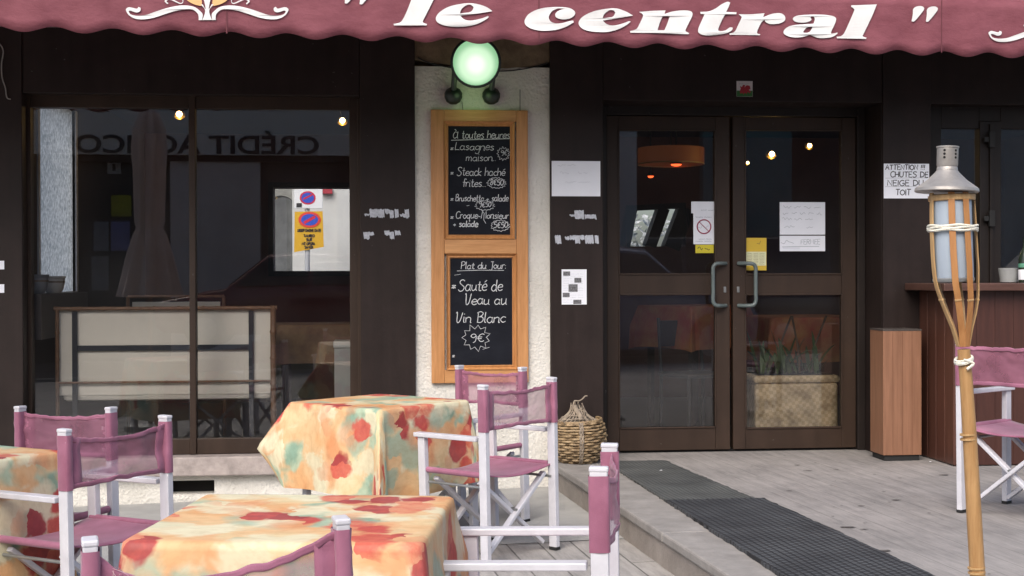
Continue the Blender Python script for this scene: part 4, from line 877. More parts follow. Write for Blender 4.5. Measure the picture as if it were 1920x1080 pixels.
# ================================================================== FURNITURE
TORN = [(-1, .0), (-.90, .012), (-.80, .046), (-.6, .064), (-.3, .073), (0, .068), (.4, .052), (.75, .022), (.9, .004), (1, 0)]
def interp(x, tab):
    for (a, b), (c_, d) in zip(tab, tab[1:]):
        if x <= c_: return b+(d-b)*max(0, (x-a))/(c_-a)
    return tab[-1][1]
def make_chair(sag=.018, torn=False, fold=.0, seed=1):
    root = empty('directors_chair')
    HW, YB_, YF_ = .245, -.21, .21; SH, AH, BH = .445, .615, .855
    for s in (-1, 1):
        lg = MB().bar((s*HW, YB_, 0.012), (s*HW, YB_-.012, BH), .028, .048, (0, 1, 0)).build('rear_post', WHITE, root, bevel=.003)
        MB().bar((s*HW, YB_-.012, BH-.002), (s*HW, YB_-.0125, BH+.012), .032, .052, (0, 1, 0)).build('post_cap', WHITE, lg, bevel=.004)
        MB().bar((s*HW, YB_, 0), (s*HW, YB_, .014), .03, .048, (0, 1, 0)).build('foot_cap', BLACK, lg)
        lg = MB().bar((s*HW, YF_, 0.012), (s*HW, YF_, AH-.022), .028, .048, (0, 1, 0)).build('front_leg', WHITE, root, bevel=.003)
        MB().bar((s*HW, YF_, 0), (s*HW, YF_, .014), .03, .048, (0, 1, 0)).build('foot_cap', BLACK, lg)
        MB().bar((s*HW, YB_+.026, AH-.011), (s*HW, YF_+.045, AH-.011), .048, .022).build('armrest', WHITE, root, bevel=.004)
        MB().tube([(s*(HW-.012), YB_-.005, SH-.075), (s*(HW-.012), YF_+.005, SH-.075)], .007, 8).build('side_rail', GREYM, root, smooth=True)
        for yy_, dy in ((YB_+.045, .012), (YF_-.045, -.012)):
            br = MB().bar((-s*(HW-.03), yy_+dy*s, SH-.055), (s*(HW-.03), yy_+dy*s, .035), .02, .034, (0, 1, 0)).build('cross_brace', WHITE, root, bevel=.004)
            bt = MB()
            for (bx, bz) in ((0, (SH+.02)/2), (s*(HW-.06), .075), (-s*(HW-.06), SH-.07)): bt.tube([(bx, yy_+dy*s-.012, bz), (bx, yy_+dy*s+.012, bz)], .006, 8)
            bt.build('bolt', GREYM, br, smooth=True)
    # seat sling with rolled sides
    rows = []
    for j in range(9):
        y = YB_+.0+(YF_-YB_+.02)*j/8; rows.append([(x, y, SH-.012-.030*(1-(x/HW)**2)+.004*mnoise.noise(Vector((x*7, y*6, seed)))) for x in [HW*(i/8-1) for i in range(17)]])
    MB().grid(rows).build('seat', SLING, root, smooth=True, thick=.006)
    for s in (-1, 1): MB().tube([(s*(HW-.006), YB_+.02, SH-.014), (s*(HW-.006), YF_+.012, SH-.014)], .015, 10).build('seat_roll', SLING, root, smooth=True)
    # back sling
    zb, zt = .640, BH-.012; rows = []; hemt, hemb = [], []
    def prof(x, v):
        u = x/HW; q = max(0, 1-u*u)
        top = zt - sag*(q**.8) + .006*mnoise.noise(Vector((x*22, 3, seed)))+.003*mnoise.noise(Vector((x*60, 5, seed)))
        bot = zb + .010*q + .006*mnoise.noise(Vector((x*18, 9, seed)))
        if torn: top = zt - .004 - interp(u, TORN) + .006*mnoise.noise(Vector((x*25, 3, seed))); bot = zb-.03*q
        z = bot+(top-bot)*v
        y = YB_-.012-(.014+fold*.02)*q + (.008+fold*.012)*mnoise.noise(Vector((x*9+v*1.5, v*2.5-x*4, seed+4))) + .004*mnoise.noise(Vector((x*30+v*6, v*7-x*12, seed+9)))
        return Vector((x, y, z))
    nx = 49
    xs = [HW*(2*i/(nx-1)-1) for i in range(nx)]
    for j in range(17): rows.append([prof(x, j/16) for x in xs])
    back = MB().grid(rows).build('backrest', SLINGT, root, smooth=True)
    hm = MB()
    for v0, v1 in ((.90, 1.0), (0, .10)): hm.grid([[prof(x, v0+(v1-v0)*k/3)+Vector((0, -.002, 0)) for x in xs] for k in range(4)])
    hm.build('hem', SLING, back, smooth=True, thick=.005)
    for s in (-1, 1):
        pk = MB(); rows = []; rnd = random.Random(seed*3+s)
        for j in range(9):
            v = j/8; z = zb+(zt-zb)*v; ring = []
            for k in range(17):
                a = 2*math.pi*k/16; ca, sa = math.cos(a), math.sin(a)
                ex = .0175+.004*mnoise.noise(Vector((v*6, k*.5, seed+s))); ey = .0285
                sx_ = math.copysign(abs(ca)**.5, ca)*ex; sy_ = math.copysign(abs(sa)**.5, sa)*ey
                if k == 16: ring.append(ring[0]); continue
                ring.append(Vector((s*HW+sx_, YB_-.012*(.75+.25*v)+sy_, z)))
            rows.append(ring)
        pk.grid(rows); pk.build('post_pocket', SLING, back, smooth=True)
        q = MB(); q.grid([[prof(s*HW*(1-.24*k/3), j/8)+Vector((0, -.0025, 0)) for k in range(4)] for j in range(9)]); q.build('pocket_flap', SLING, back, smooth=True, thick=.004)
    if torn:
        fr_ = MB(); rnd = random.Random(5)
        for k in range(9):
            p0 = prof(-HW*(.80+.06*rnd.random()), 1.0); fr_.tube(crom([p0+Vector((rnd.uniform(-.01, .01), 0, .0)), p0+Vector((rnd.uniform(.0, .03), rnd.uniform(-.012, .012), -.02)), p0+Vector((rnd.uniform(.0, .045), rnd.uniform(-.012, .012), rnd.uniform(-.05, .0)))], 4), .0007, 4)
        fr_.build('frayed_threads', mat('pink_thread', (.5, .32, .36), .8), back)
    return root
G_CH = 'white folding directors chairs with mauve slings'
def place(root, px, py, t, side, base, label):
    """px, py: midpoint of the two rear post tops in the photo; t: heading of the post line; side: +1 faces to its left"""
    if base is None: q = PG(px, py, .862); z = gz(q.x)
    else: q = PZ(px, py, base+.862); z = base
    d = Vector((math.cos(rad(t)), math.sin(rad(t)), 0)); f = Vector((-d.y, d.x, 0))*side
    root.location = (q.x+f.x*.222, q.y+f.y*.222, z); root.rotation_euler = (0, 0, math.atan2(f.y, f.x)-math.pi/2)
    if base is None: root.rotation_euler = (Matrix.Rotation(-math.atan(GS), 4, 'Y') @ Matrix.Rotation(root.rotation_euler.z, 4, 'Z')).to_euler()
    tag(root, label, 'chair', G_CH)
ch = make_chair(.022, seed=1)
chB = copy_tree(ch); chD = copy_tree(ch)
place(ch, 980, 717, 41, 1, None, 'mauve directors chair facing the middle table, its armrest in front of the cloth')
place(chB, 926.5, 689, -47, -1, None, 'mauve directors chair behind the middle table, against the menu board pillar')
place(chD, 131.5, 765, -27, -1, None, 'mauve directors chair behind the left table, under the big window')
cc = make_chair(.03, fold=.5, seed=2); place(cc, 230, 795, 52, 1, None, 'mauve directors chair with open weave back drawn up to the left table')
ce = make_chair(torn=True, seed=3); place(ce, 430, 992, 13, 1, None, 'nearest directors chair with torn frayed sagging mauve back')
ce.scale = (1.07, 1.04, 1.0)
cf = make_chair(.03, fold=.7, seed=4); place(cf, 1148, 858, 77, 1, None, 'directors chair seen edge on, its puckered mauve back beside the kerb')
cg = make_chair(.004, seed=5); place(cg, 1884, 643, -56, 1, TZ, 'mauve directors chair on the terrace behind the bamboo torch')

def make_table(side, cx, cy, rz, label):
    root = empty('cafe_table', (cx, cy, gz(cx)), rz, label=label, cat='table', group='square cafe tables under floral cloths')
    h = side/2
    MB().box(-h, h, -h, h, .71, .738).build('tabletop', WHITE, root, bevel=.006)
    for sx in (-1, 1):
        for sy in (-1, 1): MB().bar((sx*(h-.06), sy*(h-.06), 0), (sx*(h-.06), sy*(h-.06), .709), .035, .035, (0, 1, 0)).build('leg', WHITE, root, bevel=.004)
    return root
def tablecloth(cx, cy, rz, side, ov, corners, label, seed, uvo, base=None, mt=None, name='tablecloth', hcut=None):
    z0 = (gz(cx) if base is None else base)+.742
    h = side/2+.004; rc = .025; per = []; NS, NCc = 26, 14
    for k in range(4):
        a0 = k*math.pi/2                      # side k has outward normal angle a0, runs CCW
        n = Vector((math.cos(a0), math.sin(a0))); tdir = Vector((-n.y, n.x))
        for i in range(NS):
            s = -(h-rc)+2*(h-rc)*i/NS; p = n*h+tdir*s
            dl, dr = (h-rc)+s, (h-rc)-s
            per.append((p, n, k, max(0, 1-dr/.20)**2*.22, (k-1) % 4, max(0, 1-dl/.20)**2*.22, k*100+i))
        cc_ = n*(h-rc)+tdir*(h-rc)
        for i in range(NCc):
            a = a0+math.pi/2*i/NCc; nn = Vector((math.cos(a), math.sin(a)))
            w_ = .22+.78*(1-abs((a-a0)/(math.pi/4)-1))**1.25
            per.append((cc_+nn*rc, nn, k, w_, (k-1) % 4, 0, k*100+NS+i*.3))
    bm = bmesh.new(); uvl = bm.loops.layers.uv.new('UVMap'); fl = {}
    def V(p, uv):
        v = bm.verts.new(p); fl[v] = uv; return v
    rings = []
    for sc in (.05, .3, .55, .8, .94, 1.0):
        rings.append([V((p[0].x*sc, p[0].y*sc, .0015*mnoise.noise(Vector((p[0].x*sc*5, p[0].y*sc*5, seed)))), (p[0].x*sc, p[0].y*sc)) for p in per])
    ctr = V((0, 0, 0), (0, 0))
    re = .012; J = 16
    diag = [Vector((math.cos(rad(45+90*k)), math.sin(rad(45+90*k)))) for k in range(4)]
    cols = []
    for (p, n, k, w1, k2, w2, tt) in per:
        c1, c2_ = corners[k], corners[k2]
        L = ov*(1+w1*c1.get('drop', .1)+w2*c2_.get('drop', .1)) + .012*mnoise.noise(Vector((tt*.05, seed, 1)))
        col = []; o_prev = 0; z = 0; s_prev = 0; xy_prev = p.copy()
        for j in range(1, J+1):
            s = L*(j/J)**1.25
            if s < re*math.pi/2:
                a = s/re; off = n*re*math.sin(a); z = -re*(1-math.cos(a)); xy = p+off
            else:
                t_ = (s-re*math.pi/2)/(L-re*math.pi/2)
                side_o = re+.03*t_+.020*t_*math.sin(tt*.32+seed)*(1-min(1, w1+w2))+.012*t_*mnoise.noise(Vector((tt*.13, t_*2, seed+7)))
                xy = p+n*side_o
                for (c_, w_, kk) in ((c1, w1, k), (c2_, w2, k2)):
                    if w_ > 0:
                        pr = c_['prof']; b_ = 0
                        for (ta, va), (tb, vb) in zip(pr, pr[1:]):
                            if ta <= t_ <= tb:
                                f = (t_-ta)/(tb-ta); b_ = va+(vb-va)*f
                        sk = c_.get('skew', 0); dv = Matrix.Rotation(rad(sk), 2) @ diag[kk]
                        xy = xy+dv*(w_*b_)
                ds = s-s_prev; dh = (xy-xy_prev).length; z -= math.sqrt(max(ds*ds-dh*dh, (ds*.35)**2))
            xy_prev = xy.copy(); s_prev = s
            col.append(V((xy.x, xy.y, z), (p.x+n.x*s, p.y+n.y*s)))
        cols.append(col)
    n_ = len(per); faces = []
    for i in range(n_):
        i2 = (i+1) % n_
        faces.append((ctr, rings[0][i], rings[0][i2]))
        for A, B in zip(rings, rings[1:]): faces.append((A[i], B[i], B[i2], A[i2]))
        last = rings[-1]; faces.append((last[i], cols[i][0], cols[i2][0], last[i2]))
        for j in range(J-1): faces.append((cols[i][j], cols[i][j+1], cols[i2][j+1], cols[i2][j]))
    for f in faces: bm.faces.new(f)
    for f in bm.faces:
        for lp in f.loops: u_ = fl[lp.vert]; lp[uvl].uv = (u_[0]+uvo[0], u_[1]+uvo[1])
    mb2 = MB(); mb2.bm.free(); mb2.bm = bm
    o = mb2.build(name, mt or CLOTH, smooth=False); o.data.polygons.foreach_set('use_smooth', [True]*len(o.data.polygons))
    o.location = (cx, cy, z0); o.rotation_euler = (0, 0, rz)
    return tag(o, label, 'tablecloth', 'floral tablecloths on the cafe tables')
fin = lambda a, b, tp=.45: [(0, 0), (tp, a), (1, b)]
# middle table: a corner points at the camera
q = PG(711, 752, .742); CM = (q.x, q.y)
make_table(.66, *CM, rad(45), 'square table by the pillar under a floral cloth')
# corners of a table rotated 45 deg: k=0 -> +y(back), 1 -> -x(left), 2 -> -y(front), 3 -> +x(right)
tablecloth(*CM, rad(45), .66, .45, [dict(prof=fin(.03, .05)), dict(prof=fin(.15, .03, .60), drop=.06, skew=12), dict(prof=[(0, 0), (.4, .05), (1, .12)], drop=.10), dict(prof=fin(.03, .05), drop=.0)],
           'floral watercolour cloth on the middle table, fin of fabric at its left corner', 2, (.37, .22))
# front table
fl_, fr2, nr_, nl_ = PG(420, 926, .742), PG(878, 927, .742), PG(775, 1013, .742), PG(222, 1021, .742)
cen = (fl_+fr2+nr_+nl_)/4
cen.x -= .015; make_table(.73, cen.x, cen.y, rad(-9), 'nearest square table behind the torn chair under a floral cloth')
tablecloth(cen.x, cen.y, rad(-9), .73, .40, [dict(prof=fin(.05, .05), drop=.0), dict(prof=fin(.05, .06)), dict(prof=fin(.03, .04)), dict(prof=[(0, 0), (.15, .012), (1, .07)], drop=.1)],
           'large floral cloth on the nearest table, red fold at its far right corner', 5, (2.31, 1.72))
# left table
q = PG(117, 839, .742); f_ = Vector((-.82, .57)); g_ = Vector((-.57, -.82)); cl = Vector((q.x, q.y))+(f_+g_)*.35
rzl = math.atan2(-f_.y, -f_.x)
make_table(.69, cl.x, cl.y, rzl, 'square table at the left edge under a floral cloth')
tablecloth(cl.x, cl.y, rzl, .69, .52, [dict(prof=fin(.03, .02)), dict(prof=fin(.03, .05)), dict(prof=fin(.03, .05)), dict(prof=fin(.05, .04))],
           'floral cloth on the left table with a large red flower hanging down', 9, (5.13, 3.41))
# ---- bamboo torch
D_T = 2.9
tp = zdepth(1777, 276, D_T); bt_ = zdepth(1833, 1080, D_T); sc_ = D_T/F_PX
dirv = (tp-bt_).normalized(); gp = bt_ - dirv*((bt_.z-gz(bt_.x))/dirv.z)
torch = empty('bamboo_torch', gp, label='tall bamboo garden torch with tin cone cap in front of the terrace', cat='torch')
def on(py): return (tp+(bt_-tp)*((py-276)/(1080-276)))-gp
head_off = {}
def hx(px, py): return zdepth(px, py, D_T)-gp
# pole
pp = [Vector((0, 0, 0))]+[hx(x, y) for x, y in ((1833, 1080), (1826, 960), (1819, 830), (1812, 720), (1807, 655))]
MB().tube(pp, [.0165, .0162, .0160, .0150, .0140, .0135], 14).build('pole', BAMB, torch, smooth=True)
nd = MB()
for (x, y, r) in ((1831, 1068, .0185), (1815, 818, .0172)):
    c_ = hx(x, y)
    for dz in (-.006, .004): nd.tube([c_+dirv*(dz-.0018), c_+dirv*(dz+.0018)], r, 14)
nd.build('node_ring', BAMBS, torch, smooth=True)
c_ = hx(1807, 677); rr_ = .0175; cm = MB(); cm.tube([c_+Vector((rr_*math.cos(a), rr_*math.sin(a), .006*math.sin(a+1)+.0025*k)) for k in range(3) for a in [i*math.pi/8 for i in range(16)]], .0032, 6)
cm.tube(crom([c_+Vector((-.008, -.018, .004)), c_+Vector((.012, -.021, -.004)), c_+Vector((-.002, -.02, -.016))], 4), .0032, 6); cm.build('lower_binding', CORD, torch, smooth=True)
can_t, can_b = hx(1783, 366), hx(1788, 526); axd = (can_t-can_b).normalized(); CR = 36.5*sc_
cm = MB(); q_ = axd.to_track_quat('Z', 'Y').to_matrix()
cm.lathe([(CR*.97, 0), (CR, .003), (CR, (can_t-can_b).length)], can_b, 32, q_); cm.build('fuel_can', CANM, torch, smooth=True)
cr_ = MB(); cr_.lathe([(CR*1.0, -.003), (CR*1.045, 0), (CR*1.045, .004), (CR*1.0, .006)], can_b, 32, q_, cap=False); cr_.build('can_rim', GREYM, torch, smooth=True)
# slats: from the pole top node outwards, up along the can
def slat(ang, mt):
    pts = []
    for px, py, r in ((1806, 650, 10), (1803.5, 618, 18), (1800, 585, 29), (1796, 555, 37), (1792, 530, 41), (1790, 500, 43), (1788, 470, 43), (1786, 425, 42.5), (1784.5, 380, 41), (1784, 362, 40.5)):
        c_ = hx(px, py); pts.append(c_+Vector((math.cos(ang), math.sin(ang), 0))*r*sc_)
    n_ = Vector((math.cos(ang), math.sin(ang), 0)); tn = Vector((-n_.y, n_.x, 0)); P2 = crom(pts, 4); m2 = MB()
    for k in range(4):
        rows = []
    wv = .0135; th = .003; ring = []
    for i, p_ in enumerate(P2):
        ring.append([m2.bm.verts.new(p_+tn*sx*wv*.5+n_*sy*th*.5) for sx, sy in ((-1, -1), (1, -1), (1, 1), (-1, 1))])
    for A, B in zip(ring, ring[1:]):
        for k in range(4): m2.bm.faces.new((A[k], A[(k+1) % 4], B[(k+1) % 4], B[k]))
    m2.bm.faces.new(ring[0][::-1]); m2.bm.faces.new(ring[-1]); bmesh.ops.recalc_face_normals(m2.bm, faces=m2.bm.faces)
    so_ = m2.build('slat', mt, torch, bevel=.0008)
    i_ = 11; p_ = P2[i_]; dd = (P2[i_+1]-P2[i_-1]).normalized(); nn_ = MB(); nn_.bar(p_-dd*.0022, p_+dd*.0022, .0148, .0052, n_); nn_.build('node', BAMBS, so_, bevel=.001)
for k, (a, mt_) in enumerate(((186, BAMBS), (246, BAMBO), (284, BAMBO), (352, BAMBS), (60, BAMBS), (120, BAMBS))): slat(rad(a), mt_)
sr = MB()
for px, py, r in ((1804, 585, 24),): pass
c_ = hx(1784.5, 372); sr.lathe([(40*sc_, -.006), (42.5*sc_, -.004), (43*sc_, .006), (40*sc_, .008)], c_, 28, q_, cap=False); sr.build('top_hoop', BAMBS, torch, smooth=True)
c_ = hx(1780, 428); cm = MB()
for k in range(3): cm.tube([c_+hx(1786, 428)-hx(1780, 428)+Vector((44.5*sc_*math.cos(a), 44.5*sc_*math.sin(a), (k-1)*.0046+.0013*math.sin(5*a+k*2))) for a in [i*math.pi/20 for i in range(40)]], .0028, 6, closed=True)
cm.build('upper_binding', CORD, torch, smooth=True)
# tin cap
tl = (hx(1777, 276)-hx(1776, 360)); axc = (hx(1778, 276)-hx(1775, 358)).normalized(); ax2 = (axc+RGT*.02-RGT*.0).normalized(); tiltm = Matrix.Rotation(rad(3.2), 3, FWD) @ q_
c0 = hx(1775, 359)
cap_ = MB(); cap_.lathe([(.0, .002), (50*sc_, .001), (56.5*sc_, -.002), (58.5*sc_, .0), (57.5*sc_, .006), (53*sc_, .010), (36*sc_, .024), (22*sc_, .040), (19.5*sc_, .044)], c0, 40, tiltm, cap=False); cap_.build('cone_cap', CAPM, torch, smooth=True)
chm = MB(); chm.lathe([(19*sc_, .042), (19*sc_, .050), (18*sc_, .052), (19.5*sc_, .056), (19.5*sc_, .092), (20.8*sc_, .093), (20.8*sc_, .096), (18.8*sc_, .096), (18.6*sc_, .06)], c0, 28, tiltm, cap=False); chim = chm.build('chimney', CAPM, torch, smooth=True)
hm = MB()
axz = tiltm @ Vector((0, 0, 1)); side = axz.cross(-FWD).normalized(); frt = side.cross(axz).normalized()
for da in (-34, 30):
    d_ = frt*math.cos(rad(da))+side*math.sin(rad(da))
    for z_ in (.071, .0785, .086): hm.tube([c0+axz*z_+d_*18.5*sc_, c0+axz*z_+d_*19.9*sc_], .0027, 10)
hm.build('hole', GAP, chim)
# ---- wicker demijohn basket
q = PZ(1085, 866, TZ); bk = empty('wicker_basket', q, label='round wicker covered demijohn with straw neck at the terrace corner', cat='basket')
q_s = (q-CAM).dot(FWD)/F_PX; s1_ = q_s
BR = [(0, .66), (.12, .88), (.35, 1.06), (.6, 1.12), (.85, 1.06), (1, .92)]
def brad(t): return interp(t, BR)*45*s1_
HB = 77*s1_; wk = MB(); nst = 22; rows_n = 15; rnd = random.Random(2)
for r in range(rows_n):
    t = (r+.5)/rows_n; R0 = brad(t); pts = []
    for i in range(nst*4):
        a = 2*math.pi*i/(nst*4); ph = math.sin(a*nst/1.0/2+math.pi*r)
        pts.append(Vector(((R0+.008*ph)*math.cos(a), (R0+.008*ph)*math.sin(a), t*HB+.004*mnoise.noise(Vector((a*2, r, 1)))+.008*math.sin(a+1.2)*t)))
    wk.tube(pts, .0072+.0018*rnd.random(), 6, closed=True)
for k in range(5):
    pts = []
    for i in range(60):
        a = 2*math.pi*i/60; pts.append(Vector((brad(.97)*math.cos(a)*(1.0+.015*math.sin(8*a+k*2)), brad(.97)*math.sin(a)*(1.0+.015*math.sin(8*a+k*2)), HB+.004+.006*math.sin(9*a+k*1.3)+.009*math.sin(a+1.2))))
    wk.tube(pts, .005, 6, closed=True)
wk.build('woven_body', WICK, bk, smooth=True)
MB().lathe([(brad(0)*.9, .005), (brad(.3)*.93, HB*.3), (brad(.6)*.93, HB*.6), (brad(.97)*.9, HB*.99)], (0, 0, 0), 28).build('inner_shell', WICKD, bk, smooth=True)
bp_ = MB(); a0 = rad(-92)
for k in range(3):
    bp_.tube(crom([Vector(((brad(t)+.013)*math.cos(a0+.06*math.sin(t*14+k*2.1)), (brad(t)+.013)*math.sin(a0+.06*math.sin(t*14+k*2.1)), t*HB)) for t in [i/12 for i in range(13)]], 3), .0055, 6)
bp_.build('plaited_seam', STRAW, bk, smooth=True)
nk = MB()
nk.lathe([(brad(.97)*.9, HB*.98), (.078, HB+.028), (.048, HB+.06), (.030, HB+.088), (.02, HB+.105)], (-.01, 0, 0), 24); nk.build('neck', WICKD, bk, smooth=True)
sm = MB()
for k in range(24):
    a = 2*math.pi*k/24+rnd.uniform(-.1, .1); 
    sm.tube(crom([Vector(((brad(.97)*.88)*math.cos(a), (brad(.97)*.88)*math.sin(a), HB)), Vector((.077*math.cos(a+.15)-.01, .077*math.sin(a+.15), HB+.034)), Vector((.050*math.cos(a+.25)-.01+rnd.uniform(-.006, .006), .050*math.sin(a+.25), HB+.065)), Vector((.030*math.cos(a+.3)-.014+rnd.uniform(-.01, .01), .030*math.sin(a+.3), HB+.100+rnd.uniform(-.02, .02)))], 4), .0032+.002*rnd.random(), 5)
for k in range(4):
    R0 = (.095, .07, .05, .036)[k]; z_ = HB+(.018, .036, .058, .080)[k]
    sm.tube([Vector((R0*math.cos(a)*1.06-.01, R0*math.sin(a)*1.06, z_+.004*math.sin(3*a+k))) for a in [i*math.pi/16 for i in range(32)]], .0045, 5, closed=True)
for k in range(14):
    a = rnd.uniform(0, 6.28); R0 = brad(.95); p_ = Vector((R0*math.cos(a), R0*math.sin(a), HB*rnd.uniform(.9, 1.03))); sm.tube([p_, p_+Vector((math.cos(a)*rnd.uniform(.005, .03), math.sin(a)*.02, rnd.uniform(-.01, .03)))], .0028, 5)
sm.build('straw_cover', STRAW, bk, smooth=True)
hd = MB(); hd.tube(crom([Vector((-.03, -.03, HB+.10)), Vector((-.022, -.045, HB+.075)), Vector((0, -.075, HB+.04)), Vector((.004, -.11, HB+.01))], 5), .016, 8)
hd.tube(crom([Vector((-.035, -.02, HB+.105)), Vector((-.03, -.01, HB+.132)), Vector((.0, -.01, HB+.130)), Vector((.02, -.01, HB+.137)), Vector((.035, -.01, HB+.152)), Vector((.05, -.01, HB+.163)), Vector((.058, -.01, HB+.161))], 5), [.008]*5+[.008]*5+[.006]*8+[.003]*13, 8) if False else hd.tube(crom([Vector((-.035, -.02, HB+.105)), Vector((-.028, -.012, HB+.130)), Vector((.0, -.01, HB+.130)), Vector((.022, -.01, HB+.140)), Vector((.042, -.01, HB+.160)), Vector((.056, -.01, HB+.160))], 5), .0045, 7)
hd.build('twisted_handle', STRAW, bk, smooth=True)
# ---- cedar box and bar counter
yb_ = -.29; xa = PY(1656, 740, yb_).x; xb = PY(1728, 740, yb_).x; zt_ = PY(1692, 618, yb_).z
dep = .235
bx = empty('cedar_box', ((xa+xb)/2, yb_+dep/2, TZ), label='tall narrow cedar wood pedestal box beside the doors', cat='wooden box')
hw = (xb-xa)/2; hz = zt_-TZ
b_ = MB(); b_.box(-hw, hw, -dep/2, dep/2, .035, hz-.008); b_.build('body', BOXW, bx, bevel=.003)
MB().box(-hw+.012, hw-.012, -dep/2+.012, dep/2-.012, 0, .0345).build('plinth', BLACK, bx); MB().box(-hw-.002, hw+.002, -dep/2-.002, dep/2+.002, hz-.0075, hz+.003).build('lid', mat('box_lid', (.06, .05, .045), .5), bx)
gr_ = MB()
for k in range(1, 4): gr_.box(-hw+2*hw*k/4-.0012, -hw+2*hw*k/4+.0012, -dep/2-.0012, -dep/2+.003, .04, hz-.012)
gr_.build('board_joint', mat('box_joint', (.15, .06, .03), .6), bx)
pf = PZ(1788, 874, TZ); xf, yf_ = pf.x, pf.y; zct = PY(1800, 531, yf_).z
ct = empty('bar_counter', (xf+1, yf_/2, TZ), label='dark red brown plank bar counter under the right window', cat='counter')
ct.location = (0, 0, 0)
cb = MB()
n_ = 4
for k in range(n_):
    ya, yb2 = yf_+(-.035-yf_)*k/n_, yf_+(-.035-yf_)*(k+1)/n_; cb.box(xf, xf+.03, ya+.002, yb2-.002, TZ+.004, zct-.05)
cb.build('side_panel', mat('counter_side', (.066, .027, .019), .4, 0, 4, (.10, .041, .028), .1, 30, stretch=(10, 10, .6)), ct, bevel=.004)
cb = MB(); k = 0; x_ = xf+.032
while x_ < xf+2.4: cb.box(x_, x_+.1185, yf_, yf_+.03, TZ+.004, zct-.05); x_ += .12
cb.build('front_panel', COUNTW, ct, bevel=.0015)
MB().box(xf+.033, xf+2.4, yf_+.035, -.035, TZ+.01, zct-.055).build('carcass', GAP, ct)
MB().box(xf-.10, xf+2.4, yf_-.09, -.035, zct-.048, zct).build('counter_top', COUNTT, ct, bevel=.006)
q = PY(1891, 525, -.2); ash = empty('ashtray_cup', (q.x, -.2, zct), label='small grey glass pot on the counter behind the torch', cat='pot')
MB().lathe([(.045, 0), (.055, .005), (.066, .095), (.062, .097), (.05, .012)], (0, 0, 0), 20, cap=True).build('pot', mat('grey_glass_pot', (.30, .31, .31), .25, .1, 9), ash, smooth=True)
q = PY(1922, 520, -.3); bo = empty('bottle', (q.x, -.3, zct), label='dark bottle with white and green label at the right end of counter', cat='bottle')
MB().lathe([(.04, 0), (.042, .01), (.042, .16), (.03, .2), (.014, .23), (.014, .29), (.016, .295)], (0, 0, 0), 20).build('body', mat('bottle_glass', (.02, .03, .02), .1), bo, smooth=True)
MB().lathe([(.0425, .02), (.0428, .021), (.0428, .085), (.0425, .086)], (0, 0, 0), 20, cap=False).build('label_band', PAPER, bo, smooth=True); MB().lathe([(.0427, .10), (.043, .101), (.043, .125), (.0427, .126)], (0, 0, 0), 20, cap=False).build('green_band', mat('green_label', (.1, .3, .2), .6), bo, smooth=True)
# ---- rubber mats
def mat_rubber(name, c1, c2, sc):
    mt, n, l, b = nodes_of(name); tc = n.new('ShaderNodeTexCoord'); mp = n.new('ShaderNodeMapping'); mp.inputs['Rotation'].default_value = (0, 0, -KANG); l.new(tc.outputs['Object'], mp.inputs[0])
    br = n.new('ShaderNodeTexBrick'); br.inputs['Scale'].default_value = 1; br.inputs['Brick Width'].default_value = sc*1.2; br.inputs['Row Height'].default_value = sc; br.inputs['Mortar Size'].default_value = sc*.18; br.inputs['Mortar Smooth'].default_value = .4
    br.inputs['Color1'].default_value = (*c1, 1); br.inputs['Color2'].default_value = (*c1, 1); br.inputs['Mortar'].default_value = (*c2, 1)
    l.new(mp.outputs[0], br.inputs['Vector']); no = n.new('ShaderNodeTexNoise'); no.inputs['Scale'].default_value = 4; no.inputs['Detail'].default_value = 8; l.new(tc.outputs['Object'], no.inputs['Vector'])
    cr = n.new('ShaderNodeValToRGB'); l.new(no.outputs['Fac'], cr.inputs[0]); cr.color_ramp.elements[0].position = .35; cr.color_ramp.elements[0].color = (.75, .75, .75, 1); cr.color_ramp.elements[1].position = .7; cr.color_ramp.elements[1].color = (1.35, 1.35, 1.3, 1)
    mx = n.new('ShaderNodeMix'); mx.data_type = 'RGBA'; mx.blend_type = 'MULTIPLY'; mx.inputs[0].default_value = 1; l.new(br.outputs[0], mx.inputs[6]); l.new(cr.outputs[0], mx.inputs[7]); l.new(mx.outputs[2], b.inputs['Base Color'])
    bu = n.new('ShaderNodeBump'); bu.inputs['Strength'].default_value = .8; bu.inputs['Distance'].default_value = .006; bu.invert = True; l.new(br.outputs['Fac'], bu.inputs['Height']); l.new(bu.outputs[0], b.inputs['Normal']); b.inputs['Roughness'].default_value = .7
    return mt
def kpt(px, py): p_ = PZ(px, py, TZ); return Vector((p_.x, p_.y, 0))
def matmesh(name, label, cs, z0, z1, mt, n=60, sc=.02):
    a, b, c_, d = cs; top_ = []; mbx = MB(); rnd = random.Random(len(label))
    L1_ = [a+(d-a)*i/n for i in range(n+1)]; R1 = [b+(c_-b)*i/n for i in range(n+1)]
    L1_ = [p_+KN*rnd.uniform(-.006, .006) for p_ in L1_]; R1 = [p_+KN*rnd.uniform(-.006, .006) for p_ in R1]
    zz = [z1+.004*mnoise.noise(Vector((i*.15, len(label), 0))) for i in range(n+1)]
    rows = [[(p_.x, p_.y, z0) for p_ in L1_], [(p_.x, p_.y, z_) for p_, z_ in zip(L1_, zz)], [(p_.x, p_.y, z_) for p_, z_ in zip(R1, zz)], [(p_.x, p_.y, z0) for p_ in R1]]
    mbx.grid(rows); bmesh.ops.recalc_face_normals(mbx.bm, faces=mbx.bm.faces)
    return tag(mbx.build(name, mt), label, 'mat', 'rubber mats along the terrace kerb')
ma, mb2_, mc, md_ = kpt(1135, 868), kpt(1246, 866), kpt(1420, 940), kpt(1252, 944)
